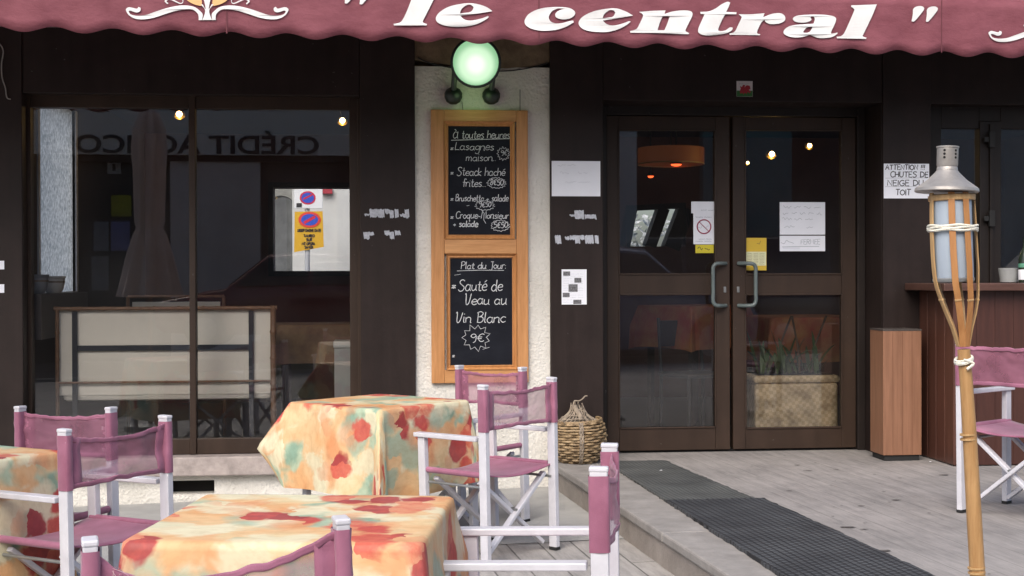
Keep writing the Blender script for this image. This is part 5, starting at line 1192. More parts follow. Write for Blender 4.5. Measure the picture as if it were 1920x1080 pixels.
matmesh('rubber_mat', 'fine grey rubber mat at the door end of the kerb', (ma, mb2_, mc, md_), TZ, TZ+.012, mat_rubber('rubber_mat_fine', (.095, .10, .10), (.040, .043, .044), .026))
na, nb_ = kpt(1250, 943), kpt(1432, 939); nc_, nd_ = kpt(1750, 1085), kpt(1468, 1085)
ext = (nc_-nb_).normalized()*.9
matmesh('rubber_mat', 'coarse dark rubber mat running along the kerb towards the viewer', (na, nb_, nc_+ext, nd_+(nd_-na).normalized()*.9), TZ, TZ+.017, mat_rubber('rubber_mat_coarse', (.058, .062, .070), (.012, .013, .016), .034))
# small litter: paper scraps, dark marks on the boards
lt = MB(); rnd = random.Random(8)
for px, py in ((1240, 882), (1672, 856), (1745, 866), (1885, 890)):
    p_ = PZ(px, py, TZ+.014 if px < 1300 else TZ+.002); r_ = .012
    lt.poly([p_+Vector((r_*math.cos(a)*rnd.uniform(.6, 1.3), r_*math.sin(a)*rnd.uniform(.6, 1.3), .002*k % .003)) for k, a in enumerate((0, 1.2, 2.5, 3.6, 4.9))])
tag(lt.build('paper_scraps', PAPER), kind='stuff', label='tiny white paper scraps littering the terrace', cat='litter')
lt = MB()
for px, py, r_ in ((1515, 882, .030), (1568, 880, .02), (1590, 988, .045), (1620, 992, .02), (1680, 937, .03), (1652, 1032, .045), (1770, 890, .03), (1495, 872, .02), (1615, 948, .02), (1530, 1010, .02), (1480, 920, .02)):
    p_ = PZ(px, py, TZ+.001); n3 = 9; an_ = rnd.uniform(-.4, .4)
    lt.poly([p_+Vector((r_*math.cos(a)*rnd.uniform(.7, 1.2), r_*.45*math.sin(a)*rnd.uniform(.6, 1.3), 0)) for a in [2*math.pi*i/n3 for i in range(n3)]])
for k in range(90):
    x_, y_ = rnd.uniform(.9, 4.6), rnd.uniform(-3.6, .1)
    if (Vector((x_, y_, 0))-Vector((KA.x, KA.y, 0))).dot(KN) < .95: continue
    r_ = rnd.uniform(.004, .012); lt.poly([(x_+r_*math.cos(a)*rnd.uniform(.5, 1.3), y_+r_*.7*math.sin(a), TZ+.001) for a in [2*math.pi*i/6 for i in range(6)]])
tag(lt.build('leaf_litter', mat('dark_litter', (.10, .09, .085), .9, .3, 40)), kind='stuff', label='dark leaf bits and stains on the terrace boards', cat='litter')
# ================================================================== INTERIOR THINGS
se = .42
x0, x1, z0, z1 = rect(108, 578, 514, 740, se); zleg = PY(300, 835, se).z
st_ = empty('bamboo_settee', ((x0+x1)/2, se, TZ), label='bamboo settee with cream canvas back and dark webbing behind the big window', cat='settee'); o_ = st_.location.copy()
def rel(mbx, o): bmesh.ops.translate(mbx.bm, verts=mbx.bm.verts, vec=-o); return mbx
cv = MB(); rows = []
for j in range(9): rows.append([(x0+(x1-x0)*i/20, se+.02+.006*mnoise.noise(Vector((i*.4, j*.5, 2))), z0+(z1-z0)*j/8) for i in range(21)])
cv.grid(rows); rel(cv, o_).build('canvas_back', CANV, st_, smooth=True)
def bamboo_pole(mbx, p_, q_, r):
    p_, q_ = Vector(p_), Vector(q_); L = (q_-p_).length; n = max(2, int(L/.16)); pts, rs = [], []
    for i in range(n):
        for t, k in ((0, 1.22), (.06, 1.0), (.5, .97), (.94, 1.0)): pts.append(p_+(q_-p_)*((i+t)/n)); rs.append(r*k)
    pts.append(q_); rs.append(r*1.2); mbx.tube(pts, rs, 10)
bb = MB(); bamboo_pole(bb, (x0, se-.01, zleg-.3), (x0, se-.01, z1+.015), .013); bamboo_pole(bb, (x1-.005, se-.01, zleg-.3), (x1-.005, se-.01, z1+.015), .02); bamboo_pole(bb, (x0-.02, se-.012, z1), (x1+.02, se-.012, z1), .013)
zr = PY(300, 716, se).z; bamboo_pole(bb, (x0, se-.008, zr), (x1, se-.008, zr), .008)
rel(bb, o_).build('bamboo_frame', BAMI, st_, smooth=True)
xs1, xs2 = PY(140, 650, se).x, PY(471, 650, se).x; zm0, zm1 = PY(300, 657, se).z, PY(300, 647, se).z
wb_ = MB(); wb_.box(xs1-.016, xs1+.016, se-.005, se+.008, zleg-.2, z1-.02); wb_.box(xs2-.016, xs2+.016, se-.005, se+.008, zleg-.2, z1-.02); wb_.box(xs1+.017, xs2-.017, se-.002, se+.010, zm0, zm1); rel(wb_, o_).build('webbing', STRAP, st_)
MB().box(x0-o_.x+.02, x1-o_.x-.02, .03, .6, .38, .46).build('seat_cushion', CANV, st_, bevel=.03)
s2 = 1.7; x0, x1, z0, z1 = rect(240, 556, 420, 640, s2); s2e = empty('bamboo_armchair', ((x0+x1)/2, s2, TZ), label='second bamboo seat back just above the settee', cat='armchair'); o_ = s2e.location.copy()
bb = MB(); bamboo_pole(bb, (x0, s2, TZ), (x0, s2, z1), .014); bamboo_pole(bb, (x1, s2, TZ), (x1, s2, z1), .014); bamboo_pole(bb, (x0, s2, z1), (x1, s2, z1), .012); rel(bb, o_).build('bamboo_frame', BAMI, s2e, smooth=True)
rel(MB().box(x0+.03, x1-.03, s2+.01, s2+.03, z0-.2, z1-.04), o_).build('canvas_back', CANV, s2e)
# bowls on the ledge by the frosted window
ldg = zs
q = PY(100, 549, 1.0); lx = PY(52, 549, .2).x
lg_ = MB().box(lx, PY(142, 549, 1.2).x, .20, 1.6, ldg-.30, ldg-.004); tag(lg_.build('ledge_cabinet', mat('ledge_dark', (.04, .03, .03), .4)), 'dark low cabinet below the frosted window inside', 'cabinet')
for px, rr2, hh, ll, yy2, mt_ in ((101, .072, .115, 'white banded ceramic planter on the cabinet inside', .62, mat('ceramic_white', (.55, .53, .50), .35, .1, 8)), (70, .07, .125, 'grey round pot on the cabinet at the left window edge', .34, mat('ceramic_grey', (.25, .26, .28), .4, .1, 8))):
    q = PY(px, 548, yy2); pt = empty('planter_bowl', (q.x, yy2, ldg-.004), label=ll, cat='bowl')
    MB().lathe([(rr2*.6, 0), (rr2*.85, hh*.2), (rr2*1.0, hh*.6), (rr2*1.0, hh*.85), (rr2*1.08, hh*.9), (rr2*1.08, hh), (rr2*.95, hh), (rr2*.9, hh*.7)], (0, 0, 0), 28).build('bowl', mt_, pt, smooth=True)
    MB().lathe([(rr2*1.02, hh*.62), (rr2*1.025, hh*.66), (rr2*1.02, hh*.70)], (0, 0, 0), 28, cap=False).build('band', mat('band_brown', (.2, .14, .09), .5), pt, smooth=True)
# grey cabinet at right of big window
x0, x1, z0, z1 = rect(627, 640, 662, 800, .55); gc = empty('radiator_cabinet', ((x0+x1)/2, .65, TZ), label='pale grey narrow cabinet inside at the right end of the big window', cat='cabinet'); o_ = gc.location.copy()
rel(MB().box(x0, x1+.12, .55, .80, TZ, z1-.045), o_).build('body', mat('pale_grey', (.36, .37, .36), .5, .05, 5), gc, bevel=.004); rel(MB().box(x0-.006, x1+.12, .54, .81, z1-.044, z1), o_).build('lid', mat('pale_grey_lid', (.5, .5, .48), .5), gc, bevel=.004)
# inside tables with red cloths
def iclothmat():
    return mat('red_interior_cloth', (.30, .04, .025), .7, 0, 5, (.40, .20, .07))
RC = iclothmat()
def itable(px, py, y, side, rz, ov, label, mt=None):
    q = PY(px, py, y); h = q.z; t = empty('dining_table', (q.x, y, TZ), rz, label=label, cat='table', group='dining tables inside the cafe')
    s_ = side/2; hz_ = h-TZ
    MB().box(-s_, s_, -s_, s_, hz_-.03, hz_-.004).build('tabletop', INTD, t)
    for a in (-1, 1):
        for b in (-1, 1): MB().bar((a*(s_-.07), b*(s_-.07), 0), (a*(s_-.07), b*(s_-.07), hz_-.032), .04, .04, (0, 1, 0)).build('leg', INTD, t)
    o = tablecloth(q.x, y, rz, side, ov, [dict(prof=fin(.05, .05))]*4, 'x', int(px), (px*.01, y), base=h-.742, mt=mt or RC)
    tag(o, label.replace('table', 'cloth on the table', 1), 'tablecloth', 'cloths on the dining tables inside')
itable(1300, 572, 1.9, .62, rad(30), .34, 'red draped table seen through the left door')
itable(1500, 592, 1.5, .75, rad(5), .34, 'red draped table behind the planter through the right door')
itable(590, 606, 1.15, .55, rad(8), .28, 'dull brown draped table seen at the right of the big window', mat('dim_cloth', (.10, .05, .03), .7, 0, 6, (.24, .15, .07)))
itable(600, 668, 1.9, .6, rad(-4), .30, 'olive draped table further inside the big window', mat('olive_cloth', (.10, .09, .035), .7, .3, 5))
def ichair(px, py, y, rz, label):
    q = PY(px, py, y); t = empty('bistro_chair', (q.x, y, TZ), rz, label=label, cat='chair'); DK = mat('dark_chair', (.03, .028, .03), .4)
    for a in (-1, 1):
        MB().tube([(a*.19, -.2, 0), (a*.19, -.19, .45), (a*.18, -.25, .88)], .013, 8).build('rear_leg', DK, t, smooth=True); MB().tube([(a*.19, .2, 0), (a*.19, .19, .44)], .013, 8).build('front_leg', DK, t, smooth=True)
    MB().box(-.21, .21, -.21, .21, .44, .47).build('seat', DK, t, bevel=.01)
    MB().box(-.17, .17, -.26, -.235, .66, .86).build('backrest', DK, t, bevel=.01)
ichair(1305, 700, 1.35, rad(200), 'dark bistro chair at the red table seen through left door')
# planter with plants behind right door
yp = .62; x0, x1, z0, z1 = rect(1416, 704, 1572, 800, yp); pb = empty('woven_planter', ((x0+x1)/2, yp+.18, TZ), label='square straw woven planter basket behind the right door glass', cat='planter'); o_ = pb.location.copy()
def weave():
    mt, n, l, b = nodes_of('straw_weave'); tc = n.new('ShaderNodeTexCoord'); ck = n.new('ShaderNodeTexChecker'); ck.inputs['Scale'].default_value = 40
    mp = n.new('ShaderNodeMapping'); mp.inputs['Rotation'].default_value = (0, rad(8), 0); mp.inputs['Location'].default_value = (.013, .017, .011); l.new(tc.outputs['Object'], mp.inputs[0])
    no = n.new('ShaderNodeTexNoise'); no.inputs['Scale'].default_value = 14; no.inputs['Detail'].default_value = 5; l.new(tc.outputs['Object'], no.inputs['Vector'])
    mxv = n.new('ShaderNodeVectorMath'); mxv.operation = 'MULTIPLY_ADD'; mxv.inputs[1].default_value = (.014, .014, .014); l.new(no.outputs['Color'], mxv.inputs[0]); l.new(mp.outputs[0], mxv.inputs[2]); l.new(mxv.outputs[0], ck.inputs['Vector'])
    ck.inputs['Color1'].default_value = (.72, .58, .37, 1); ck.inputs['Color2'].default_value = (.60, .46, .27, 1)
    cr = n.new('ShaderNodeValToRGB'); l.new(no.outputs['Fac'], cr.inputs[0]); cr.color_ramp.elements[0].position = .3; cr.color_ramp.elements[0].color = (.55, .5, .45, 1); cr.color_ramp.elements[1].position = .65; cr.color_ramp.elements[1].color = (1.15, 1.12, 1.1, 1)
    mx = n.new('ShaderNodeMix'); mx.data_type = 'RGBA'; mx.blend_type = 'MULTIPLY'; mx.inputs[0].default_value = 1; l.new(ck.outputs[0], mx.inputs[6]); l.new(cr.outputs[0], mx.inputs[7]); l.new(mx.outputs[2], b.inputs['Base Color'])
    bu = n.new('ShaderNodeBump'); bu.inputs['Strength'].default_value = .7; bu.inputs['Distance'].default_value = .01; l.new(ck.outputs['Fac'], bu.inputs['Height']); l.new(bu.outputs[0], b.inputs['Normal']); b.inputs['Roughness'].default_value = .7
    return mt
WV = weave(); hw_ = (x1-x0)/2; hz_ = z1-TZ
b_ = MB(); b_.box(-hw_, hw_, -.18, .18, 0, hz_-.055); b_.build('body', WV, pb, bevel=.02); b_ = MB(); b_.box(-hw_-.012, hw_+.012, -.195, .195, hz_-.054, hz_); b_.build('rolled_rim', WV, pb, bevel=.022); MB().box(-hw_+.03, hw_-.03, -.15, .15, hz_+.001, hz_+.006).build('soil', GAP, pb)
pt = empty('potted_plant', (pb.location.x, pb.location.y, TZ+hz_), label='dim leafy plant with long blades growing in the woven planter', cat='plant')
LEAF = mat('leaf_green', (.05, .085, .022), .5, .5, 9); lf_ = MB(); rnd = random.Random(12)
for k in range(46):
    a = rnd.uniform(0, 6.28); L = rnd.uniform(.10, .42); bx_ = Vector((rnd.uniform(-hw_*.8, hw_*.8), rnd.uniform(-.12, .12), 0)); tilt_ = rnd.uniform(.15, .7); pts = []
    for i in range(7):
        t = i/6; pts.append(bx_+Vector((math.cos(a)*tilt_*L*t, math.sin(a)*tilt_*L*t, L*t*(1-.75*tilt_*t))))
    for i in range(6):
        w0, w1_ = .016*math.sin(math.pi*(i+.4)/6.6), .016*math.sin(math.pi*(i+1.4)/6.6); s_ = Vector((-math.sin(a), math.cos(a), .2)); lf_.poly([pts[i]-s_*w0, pts[i]+s_*w0, pts[i+1]+s_*w1_, pts[i+1]-s_*w1_])
lf_.build('foliage', LEAF, pt); sm = MB()
for k, (a, b) in enumerate(((-.1, .05), (.08, -.03), (.16, .05))): sm.tube(crom([Vector((a, 0, 0)), Vector((a+b*.5, 0, .18)), Vector((a+b*2.2, -.02, .42))], 5), .008, 6)
sm.build('stem', mat('stem_brown', (.12, .07, .04), .7), pt)
# lamps inside
def spot(px, py, y, r, label, strength=9, energy=3, col=(1, .62, .22), cord=True):
    q = PY(px, py, y); e = empty('ceiling_spotlight', q, label=label, cat='spotlight', group='small lit spotlights inside the cafe')
    MB().lathe([(r*.2, r*.9), (r*.9, r*.25), (r*1.15, -.2*r), (r*1.1, -.25*r)], (0, .02, 0), 16, Matrix.Rotation(rad(60), 3, 'X'), cap=False).build('shade', mat('brass_shade', (.5, .34, .1), .3, .1, 9, metal=.7), e, smooth=True)
    bm_ = bmesh.new(); bmesh.ops.create_icosphere(bm_, subdivisions=2, radius=r*.62); mm = MB(); mm.bm.free(); mm.bm = bm_
    mm.build('bulb', MATS.get('warm_bulb') or emis('warm_bulb', (1, .62, .25), 14), e, smooth=True)
    if cord: MB().tube([(0, .03, r*.5), (-.06, .03, ZC-q.z)], .0025, 5).build('cord', GREYM, e)
    L = bpy.data.lights.new('spotlight_light', 'POINT'); L.energy = energy; L.color = col; L.shadow_soft_size = .03; lo = bpy.data.objects.new('spotlight_light', L); C.objects.link(lo); lo.parent = e; lo.location = (0, -.06, -.06)
spot(336, 214, 1.3, .036, 'spotlight hanging near the mullion of the big window', energy=1.6); spot(642, 226, 1.5, .034, 'spotlight at the upper right corner of the big window', energy=1.6)
spot(1447, 289, 2.6, .040, 'brightest round bulb behind the right door', energy=1.4, cord=False); spot(1518, 273, 2.9, .032, 'orange bulb near the top right of the right door', energy=.7, cord=False); spot(1402, 305, 2.3, .018, 'small bulb at the left edge of the right door glass', energy=.7, cord=False)
q = PY(1258, 291, 3.0); dr = empty('drum_pendant', (q.x, 3.0, q.z), label='wide orange drum lampshade glowing behind the left door', cat='pendant lamp')
R3 = 62*11.9/F_PX
MB().lathe([(R3, -.075), (R3*1.01, -.073), (R3*1.01, .06), (R3, .062)], (0, 0, 0), 36, cap=False).build('drum_shade', emis('orange_shade', (.20, .06, .018), .11), dr, smooth=True); MB().lathe([(R3*1.015, -.085), (R3*1.02, -.08), (R3*1.015, -.074)], (0, 0, 0), 36, cap=False).build('rim', mat('rim_gold', (.4, .3, .15), .5), dr, smooth=True)
MB().tube([(0, 0, .0), (0, 0, ZC-q.z)], .006, 6).build('rod', BLACK, dr)
for px, py, y, r, ll in ((1268, 308, 3.2, .05, 'larger red glowing lamp below the drum shade'), (1220, 330, 3.9, .03, 'smaller dim red glowing lamp left of centre in left door')):
    q = PY(px, py, y); e = empty('red_lamp', q, label=ll, cat='lamp'); MB().lathe([(r*1.0, .0), (r*.8, -.012), (r*.3, -.018)], (0, 0, 0), 20).build('glowing_shade', MATS.get('red_glow') or emis('red_glow', (1, .12, .03), 1.6), e, smooth=True)
    MB().lathe([(r*1.05, .0), (r*.9, .02), (.008, .05), (.006, max(.06, ZC-q.z))], (0, 0, 0), 16, cap=False).build('hood', BLACK, e, smooth=True)
# yellow poster, framed pictures on rear/inner wall
# ================================================================== BEYOND THE REAR WINDOW
YS = 11.5
def PRW(px, py, y): return PY(px, py, y)
wx0, wx1 = PY(548, 400, YS+1.5).x, PY(760, 400, YS+1.5).x
rh = empty('rear_house', (wx0, YS+1.5, -.2), label='white house wall seen through the rear window', cat='house'); rh.location = (0, 0, 0)
WHW = mat('white_house_wall', (.50, .51, .51), .9, .06, 2, bump=.3, bscale=15)
xr_ = PY(632, 430, YS+1.5).x
MB().box(wx0, xr_, YS+1.5, YS+4, -.3, 7).build('wall', WHW, rh); MB().box(xr_+.002, wx1+3, YS+1.42, YS+4, -.3, 7).build('wall_buttress', WHW, rh)
x0, x1, z0, z1 = rect(603, 353, 623, 363, YS+1.4); tag(MB().box(x0, x1, YS+1.40, YS+1.48, z0, z1).build('street_plaque', mat('plaque_red', (.35, .03, .05), .5)), 'small red plaque on the white house wall behind', 'plaque')
ah_ = empty('arch_house', (wx0-3, YS+6, -.2), label='grey stone house with dark archway beyond the rear window', cat='house'); ah_.location = (0, 0, 0)
ax0 = PY(440, 400, YS+3.5).x; ax1 = wx0-.01; ac = PY(527, 440, YS+3.5).x; ar = .27; zsp = PY(527, 396, YS+3.5).z
GST = mat('grey_stone', (.22, .225, .215), .9, .25, 3, bump=.3, bscale=12)
aw_ = MB(); pts = [(ac-ar, -.3), (ac-ar, zsp)]+[(ac-ar*math.cos(a), zsp+ar*math.sin(a)) for a in [math.pi*i/14 for i in range(15)]][1:-1]+[(ac+ar, zsp), (ac+ar, -.3)]
full = [(ax0-2, -.3)]+pts+[(ax1, -.3), (ax1, 3.3), (ax0-2, 3.3)]
aw_.prism([(x, YS+3.5, z) for x, z in full], (0, .5, 0)); aw_.build('arched_wall', GST, ah_); MB().box(ac-3, ac+3, YS+10.5, YS+10.7, -.3, 4).build('inner_wall', mat('dim_stone', (.10, .105, .105), .9, .4, 2), ah_)
hx0, hx1 = PY(1100, 430, 11).x, PY(1380, 430, 11).x; hg = MB(); rnd = random.Random(31)
for k in range(900):
    c_ = Vector((rnd.uniform(hx0, hx1), 11+rnd.uniform(-.4, .4), rnd.uniform(.3, 2.3))); a_ = Vector((rnd.uniform(-1, 1), rnd.uniform(-1, 1), rnd.uniform(-1, 1))).normalized()*rnd.uniform(.05, .12); b2 = a_.orthogonal().normalized()*rnd.uniform(.02, .06); hg.poly([c_-a_, c_+b2, c_+a_, c_-b2])
tag(hg.build('hedge', mat('mottled_leaves', (.06, .08, .05), .8, 0, 9, (.75, .77, .80))), 'mottled pale and dark hedge glimpsed through the left door', 'hedge')
q = PY(576, 430, YS); sp_ = empty('parking_sign', (q.x, YS, -.2), label='no parking sign and yellow panel on a grey pole behind the cafe', cat='street sign'); o_ = sp_.location.copy()
MB().tube([(0, 0.03, 0), (0, .03, PY(576, 352, YS).z-o_.z)], .037, 12).build('pole', mat('galvanised', (.36, .38, .42), .5), sp_, smooth=True)
x0, x1, z0, z1 = rect(552, 347, 605, 391, YS); wp = rel(MB().box(x0, x1, YS-.03, YS-.012, z0, z1), o_).build('white_panel', mat('sign_white', (.72, .74, .78), .4), sp_, bevel=.005)
c_ = PY(577, 371, YS-.031)-o_; rr3 = 15*pm_*2.25
rr3 = (PY(592, 371, YS).x-PY(577, 371, YS).x)
def disc(cx, cz, rx, rz_, y): return [(cx+rx*math.cos(2*math.pi*i/32), y, cz+rz_*math.sin(2*math.pi*i/32)) for i in range(32)]
SRED, SBLU = mat('sign_red', (.55, .02, .06), .4), mat('sign_blue', (.03, .08, .5), .4)
m_ = MB(); m_.poly(disc(c_.x, c_.z, rr3, rr3*.85, -.032)); m_.build('red_ring', SRED, wp); m_ = MB(); m_.poly(disc(c_.x, c_.z, rr3*.78, rr3*.66, -.034)); m_.build('blue_disc', SBLU, wp); m_ = MB(); m_.ribbon([(c_.x-rr3*.55, -.036, c_.z+rr3*.1-.03), (c_.x+rr3*.6, -.036, c_.z+.05)], rr3*.2, (0, -1, 0)); m_.build('red_bar', SRED, wp)
x0, x1, z0, z1 = rect(556, 381, 566, 389, YS); rel(MB().box(x0, x1, YS-.034, YS-.0305, z0, z1), o_).build('black_square', INK, wp)
yp_ = MB(); cs = [(552.5, 397), (605, 396), (607, 463), (551.5, 473)]; yp_.prism([PY(a, b, YS-.02)-o_ for a, b in cs], (0, .012, 0)); yw = yp_.build('yellow_panel', mat('sign_yellow', (.62, .36, .015), .5), sp_)
c_ = PY(580.5, 412, YS-.022)-o_; ra, rb = 21*sc_*0+PY(601, 412, YS).x-PY(580, 412, YS).x, PY(580, 397, YS).z-PY(580, 412, YS).z
m_ = MB(); m_.poly(disc(c_.x, c_.z, ra, rb, -.026)); m_.build('red_ring', mat('sign_orange_red', (.65, .06, .04), .4), yw); m_ = MB(); m_.poly(disc(c_.x, c_.z, ra*.76, rb*.72, -.028)); m_.build('blue_disc', SBLU, yw); m_ = MB(); m_.ribbon([(c_.x-ra*.5, -.030, c_.z-rb*.4), (c_.x+ra*.5, -.030, c_.z+rb*.4)], rb*.35, (0, -1, 0)); m_.build('red_bar', SRED, yw)
tx = MB()
for t_, a, b, yb in (('LIGDP DADHE DATE', 558, 602, 434.5), ('TAUREO', 569, 590, 444.5), ('SUR', 574, 585, 452), ('MT OPORA', 566, 591, 459.5), ('SAMEDI', 571, 587, 466)):
    q0, q1 = PY(a, yb, YS-.024), PY(b, yb, YS-.024); write(tx, t_, q0.x, q1.x, q0.z, 3.2/5*5*(YS+8.8)/F_PX*.85, YS-.026, .012, 0, .05)
rel(tx, o_).build('writing', INK, yw)
# ================================================================== ACROSS THE STREET (seen in the glass)
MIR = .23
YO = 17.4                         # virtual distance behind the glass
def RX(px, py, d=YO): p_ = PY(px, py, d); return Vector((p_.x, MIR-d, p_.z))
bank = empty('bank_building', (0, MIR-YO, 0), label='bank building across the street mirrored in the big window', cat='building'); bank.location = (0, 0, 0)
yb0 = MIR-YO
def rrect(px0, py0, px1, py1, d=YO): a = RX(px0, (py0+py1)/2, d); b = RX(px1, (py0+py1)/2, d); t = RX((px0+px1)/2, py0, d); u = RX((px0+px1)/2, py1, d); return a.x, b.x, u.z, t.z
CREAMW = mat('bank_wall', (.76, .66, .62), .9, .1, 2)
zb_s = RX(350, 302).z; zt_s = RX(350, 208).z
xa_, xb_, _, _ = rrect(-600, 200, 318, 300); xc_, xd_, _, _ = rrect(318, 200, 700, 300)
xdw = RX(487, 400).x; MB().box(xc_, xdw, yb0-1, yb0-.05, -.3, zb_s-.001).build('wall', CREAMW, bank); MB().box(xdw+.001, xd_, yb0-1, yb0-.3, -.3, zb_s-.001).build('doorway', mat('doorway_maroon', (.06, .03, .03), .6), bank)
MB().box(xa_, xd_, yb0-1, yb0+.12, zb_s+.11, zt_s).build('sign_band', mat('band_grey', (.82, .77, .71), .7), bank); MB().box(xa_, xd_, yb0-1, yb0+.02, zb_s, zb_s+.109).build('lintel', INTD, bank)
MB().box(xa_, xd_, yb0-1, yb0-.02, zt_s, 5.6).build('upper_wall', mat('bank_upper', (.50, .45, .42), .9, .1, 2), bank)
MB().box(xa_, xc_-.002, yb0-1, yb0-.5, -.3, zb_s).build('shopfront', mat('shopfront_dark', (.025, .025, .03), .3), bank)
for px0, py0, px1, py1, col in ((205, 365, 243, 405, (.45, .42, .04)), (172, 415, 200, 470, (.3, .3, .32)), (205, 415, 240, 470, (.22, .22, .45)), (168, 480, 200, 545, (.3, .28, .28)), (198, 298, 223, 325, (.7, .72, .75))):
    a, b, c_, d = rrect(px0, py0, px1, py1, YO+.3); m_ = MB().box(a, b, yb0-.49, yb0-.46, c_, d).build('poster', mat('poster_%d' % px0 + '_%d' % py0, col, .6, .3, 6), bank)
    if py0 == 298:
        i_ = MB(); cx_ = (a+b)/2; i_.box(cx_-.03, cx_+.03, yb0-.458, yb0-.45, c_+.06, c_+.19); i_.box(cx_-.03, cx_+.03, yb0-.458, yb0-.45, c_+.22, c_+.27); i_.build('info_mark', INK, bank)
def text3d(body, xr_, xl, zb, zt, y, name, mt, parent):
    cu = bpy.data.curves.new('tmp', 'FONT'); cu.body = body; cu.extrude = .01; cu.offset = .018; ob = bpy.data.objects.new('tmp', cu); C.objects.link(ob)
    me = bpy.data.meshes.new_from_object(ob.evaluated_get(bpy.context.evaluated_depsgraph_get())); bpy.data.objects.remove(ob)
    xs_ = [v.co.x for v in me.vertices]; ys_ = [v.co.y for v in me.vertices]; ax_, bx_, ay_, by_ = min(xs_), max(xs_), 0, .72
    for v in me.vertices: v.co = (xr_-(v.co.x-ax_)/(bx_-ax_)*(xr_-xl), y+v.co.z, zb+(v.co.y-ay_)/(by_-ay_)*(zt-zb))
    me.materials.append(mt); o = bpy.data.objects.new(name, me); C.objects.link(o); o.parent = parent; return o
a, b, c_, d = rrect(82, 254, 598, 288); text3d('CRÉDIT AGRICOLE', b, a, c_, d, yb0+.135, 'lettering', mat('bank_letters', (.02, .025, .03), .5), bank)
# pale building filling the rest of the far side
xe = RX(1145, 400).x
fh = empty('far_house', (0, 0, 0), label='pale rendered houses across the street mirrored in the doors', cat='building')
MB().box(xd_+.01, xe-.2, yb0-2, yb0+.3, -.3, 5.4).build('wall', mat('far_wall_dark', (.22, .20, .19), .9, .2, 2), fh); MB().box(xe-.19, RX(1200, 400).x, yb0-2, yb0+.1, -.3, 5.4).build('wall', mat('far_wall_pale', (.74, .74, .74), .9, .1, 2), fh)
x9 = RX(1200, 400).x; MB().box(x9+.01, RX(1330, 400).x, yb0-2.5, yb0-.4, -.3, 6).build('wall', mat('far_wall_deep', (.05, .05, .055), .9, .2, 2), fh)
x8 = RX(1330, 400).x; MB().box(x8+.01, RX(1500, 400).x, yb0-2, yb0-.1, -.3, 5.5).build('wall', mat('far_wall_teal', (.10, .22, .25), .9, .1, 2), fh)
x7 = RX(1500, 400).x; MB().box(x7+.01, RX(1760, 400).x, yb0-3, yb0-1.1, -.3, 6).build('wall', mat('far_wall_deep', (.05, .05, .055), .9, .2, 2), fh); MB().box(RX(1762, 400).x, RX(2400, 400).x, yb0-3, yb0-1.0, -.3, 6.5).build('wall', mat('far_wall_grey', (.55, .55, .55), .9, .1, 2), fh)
# closed parasol on the terrace side of the street
q = RX(281, 560, 4.6); prx, pry = q.x, q.y
pz = empty('closed_parasol', (prx, pry, gz(prx)), label='closed beige parasol standing in the street mirrored in the window', cat='parasol')
PAR = mat('parasol_fabric', (.62, .50, .46), .85, .12, 5)
zt_ = RX(281, 206, 4.6).z-gz(prx); zb_ = RX(281, 556, 4.6).z-gz(prx); zw = RX(281, 427, 4.6).z-gz(prx); SCp = (4.6+8.8)/F_PX
pf_ = MB(); rows = []; NA = 72
for z_, r_, fold_ in ((zt_, 12, .0), (zt_-.03, 18, .2), (zt_-.18, 30, .35), (zt_-.38, 33, .3), ((zt_+zw)/2, 30, .35), (zw+.06, 27, .2), (zw, 24, .1), (zw-.08, 31, .25), (zw-.25, 42, .3), (zb_+.12, 55, .3), (zb_, 62, .3)):
    rows.append([(SCp*r_*(1-fold_*.5+fold_*.5*math.sin(8*a+z_*1.5))*math.cos(a), SCp*r_*(1-fold_*.5+fold_*.5*math.sin(8*a+z_*1.5))*math.sin(a), z_) for a in [2*math.pi*i/NA for i in range(NA+1)]])
pf_.grid(rows); pf_.build('canopy', PAR, pz, smooth=True); MB().tube([(0, 0, 0), (0, 0, zt_+.04)], .022, 10).build('pole', BAMI, pz, smooth=True); MB().lathe([(.25, 0), (.25, .05), (.05, .07)], (0, 0, 0), 24).build('base', GREYM, pz, smooth=True)
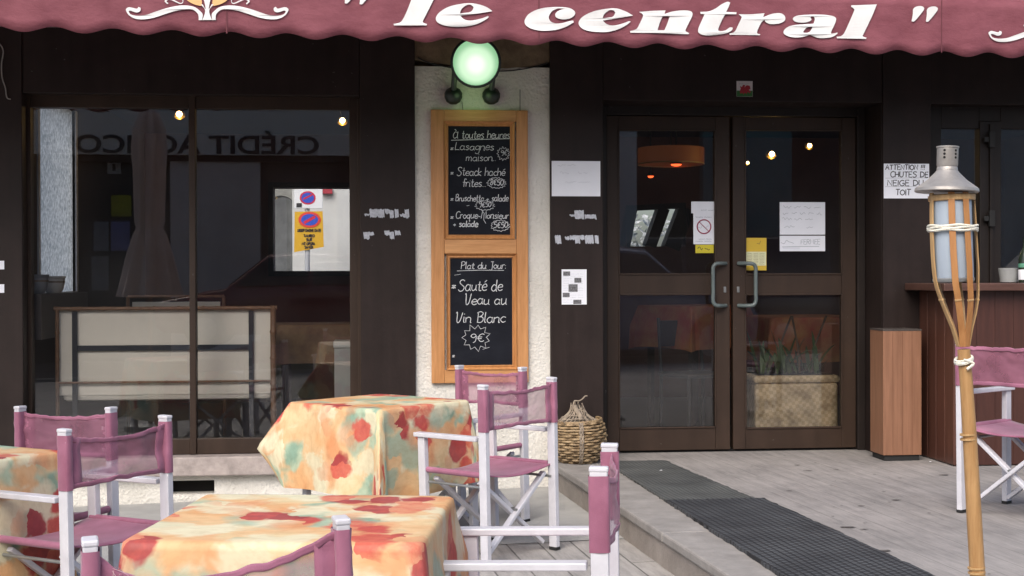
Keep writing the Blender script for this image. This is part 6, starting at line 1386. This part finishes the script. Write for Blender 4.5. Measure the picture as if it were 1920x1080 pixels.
# cars
def make_car(name, label, col, loc, rz, L=4.1, W=1.7, H=1.45, kind='hatch'):
    root = empty(name, loc, rz, label=label, cat='van' if kind == 'van' else 'car')
    body = mat('paint_%s' % name+'%.2f' % col[0], col, .25, .05, 2, coat=.6)
    if kind == 'van': st = [(-.5, .35, .8, .9, .8), (-.46, .28, .95, 1.0, .88), (-.36, .25, .98, 1.3, .9), (-.22, .22, 1.0, H, .94), (.3, .22, 1.0, H, .94), (.47, .25, 1.0, H, .92), (.5, .35, .95, H-.1, .88)]
    else: st = [(-.5, .35, .62, .66, .78), (-.47, .26, .74, .76, .88), (-.30, .22, .86, .90, .94), (-.24, .22, .88, .93, .95), (-.08, .22, .92, H-.04, .97), (.08, .22, .93, H, .97), (.28, .22, .94, H-.05, .96), (.44, .25, .92, .98, .92), (.49, .30, .80, .84, .86), (.5, .40, .68, .70, .80)]
    rows = []
    for t, zb, zbelt, zt, wf in st:
        w_ = W/2*wf; wt = w_*(1-.22*max(0, zt-zbelt)/.55); x = t*L
        rows.append([(x, -w_*.9, zb), (x, -w_, zb+.15), (x, -w_, zbelt-.08), (x, -w_*.97, zbelt), (x, -wt, zt-.04), (x, -wt*.85, zt), (x, wt*.85, zt), (x, wt, zt-.04), (x, w_*.97, zbelt), (x, w_, zbelt-.08), (x, w_, zb+.15), (x, w_*.9, zb), (x, -w_*.9, zb)])
    b_ = MB(); b_.grid(rows); b_.bm.faces.new([b_.bm.verts.new(p_) for p_ in rows[0][:-1]][::-1]); b_.bm.faces.new([b_.bm.verts.new(p_) for p_ in rows[-1][:-1]]); bmesh.ops.remove_doubles(b_.bm, verts=b_.bm.verts, dist=1e-5); bmesh.ops.recalc_face_normals(b_.bm, faces=b_.bm.faces)
    bo_ = b_.build('body', body, root, smooth=True); DG = mat('car_glass', (.012, .014, .016), .08)
    for s in (-1, 1):
        if kind == 'van': wins = [[(-.30, 1.06), (-.21, H-.12), (-.08, H-.12), (-.08, 1.06)], [(-.06, 1.06), (-.06, H-.12), (.16, H-.12), (.16, 1.06)]]
        else: wins = [[(-.20, .97), (-.08, H-.11), (.07, H-.07), (.07, .99)], [(.09, .99), (.09, H-.07), (.26, H-.12), (.35, 1.0)]]
        for wn_ in wins:
            g_ = MB(); g_.poly([(t*L, s*(W/2*.985*(1-.22*max(0, z_-.93)/.55)+.006), z_) for t, z_ in wn_]); g_.build('side_window', DG, root)
        for t in (-.31, .30):
            wh = MB(); wh.lathe([(.19, -.09), (.30, -.09), (.315, -.06), (.315, .06), (.30, .09), (.19, .09)], (t*L, s*(W/2-.09), .315), 24, Matrix.Rotation(rad(90), 3, 'X')); wo = wh.build('wheel', BLACK, root, smooth=True); MB().lathe([(.02, -.1), (.17, -.095), (.19, -.085)], (t*L, s*(W/2-.09), .315), 20, Matrix.Rotation(rad(90*s), 3, 'X')).build('rim', GREYM, wo, smooth=True)
        hl = MB(); hl.box(-.5*L*.985-.01, -.47*L, s*W*.28-.12, s*W*.28+.12, .56, .68); hl.build('headlight', mat('headlight', (.6, .6, .62), .15), root, bevel=.03)
    ws = MB(); zq = .98 if kind != 'van' else 1.05; ta, tb = (-.225, -.095) if kind != 'van' else (-.355, -.235)
    ws.poly([(ta*L-.012, -W*.40, zq), (ta*L-.012, W*.40, zq), (tb*L-.012, W*.35, H-.10), (tb*L-.012, -W*.35, H-.10)]); ws.build('windscreen', DG, root)
    return root
def road_z(y): return gz(0)-.10+(.9+.1)*0+ ((-11.82-y)/48.2)*(.9-(gz(0)-.10))
q = RX(530, 540, 13.2); make_car('parked_car', 'red hatchback parked across the street mirrored in the window', (.17, .018, .028), (q.x+.15, q.y, .30), rad(0), H=1.5)
q = RX(1190, 480, 11.6); make_car('parked_car', 'silver blue hatchback mirrored in the left door', (.20, .22, .30), (q.x-.2, q.y, .02), rad(180), H=1.42).scale = (1, 1, 1.3)
q = RX(1960, 470, 12.0); make_car('parked_van', 'white van mirrored in the right window', (.6, .6, .62), (q.x+1.2, q.y, .05), rad(0), L=4.8, W=1.9, H=2.0, kind='van')
q = RX(1290, 440, 14.5); make_car('parked_van', 'dark van mirrored in the upper left door pane', (.03, .03, .035), (q.x+.2, q.y, .1), rad(0), L=4.6, W=1.8, H=2.0, kind='van')
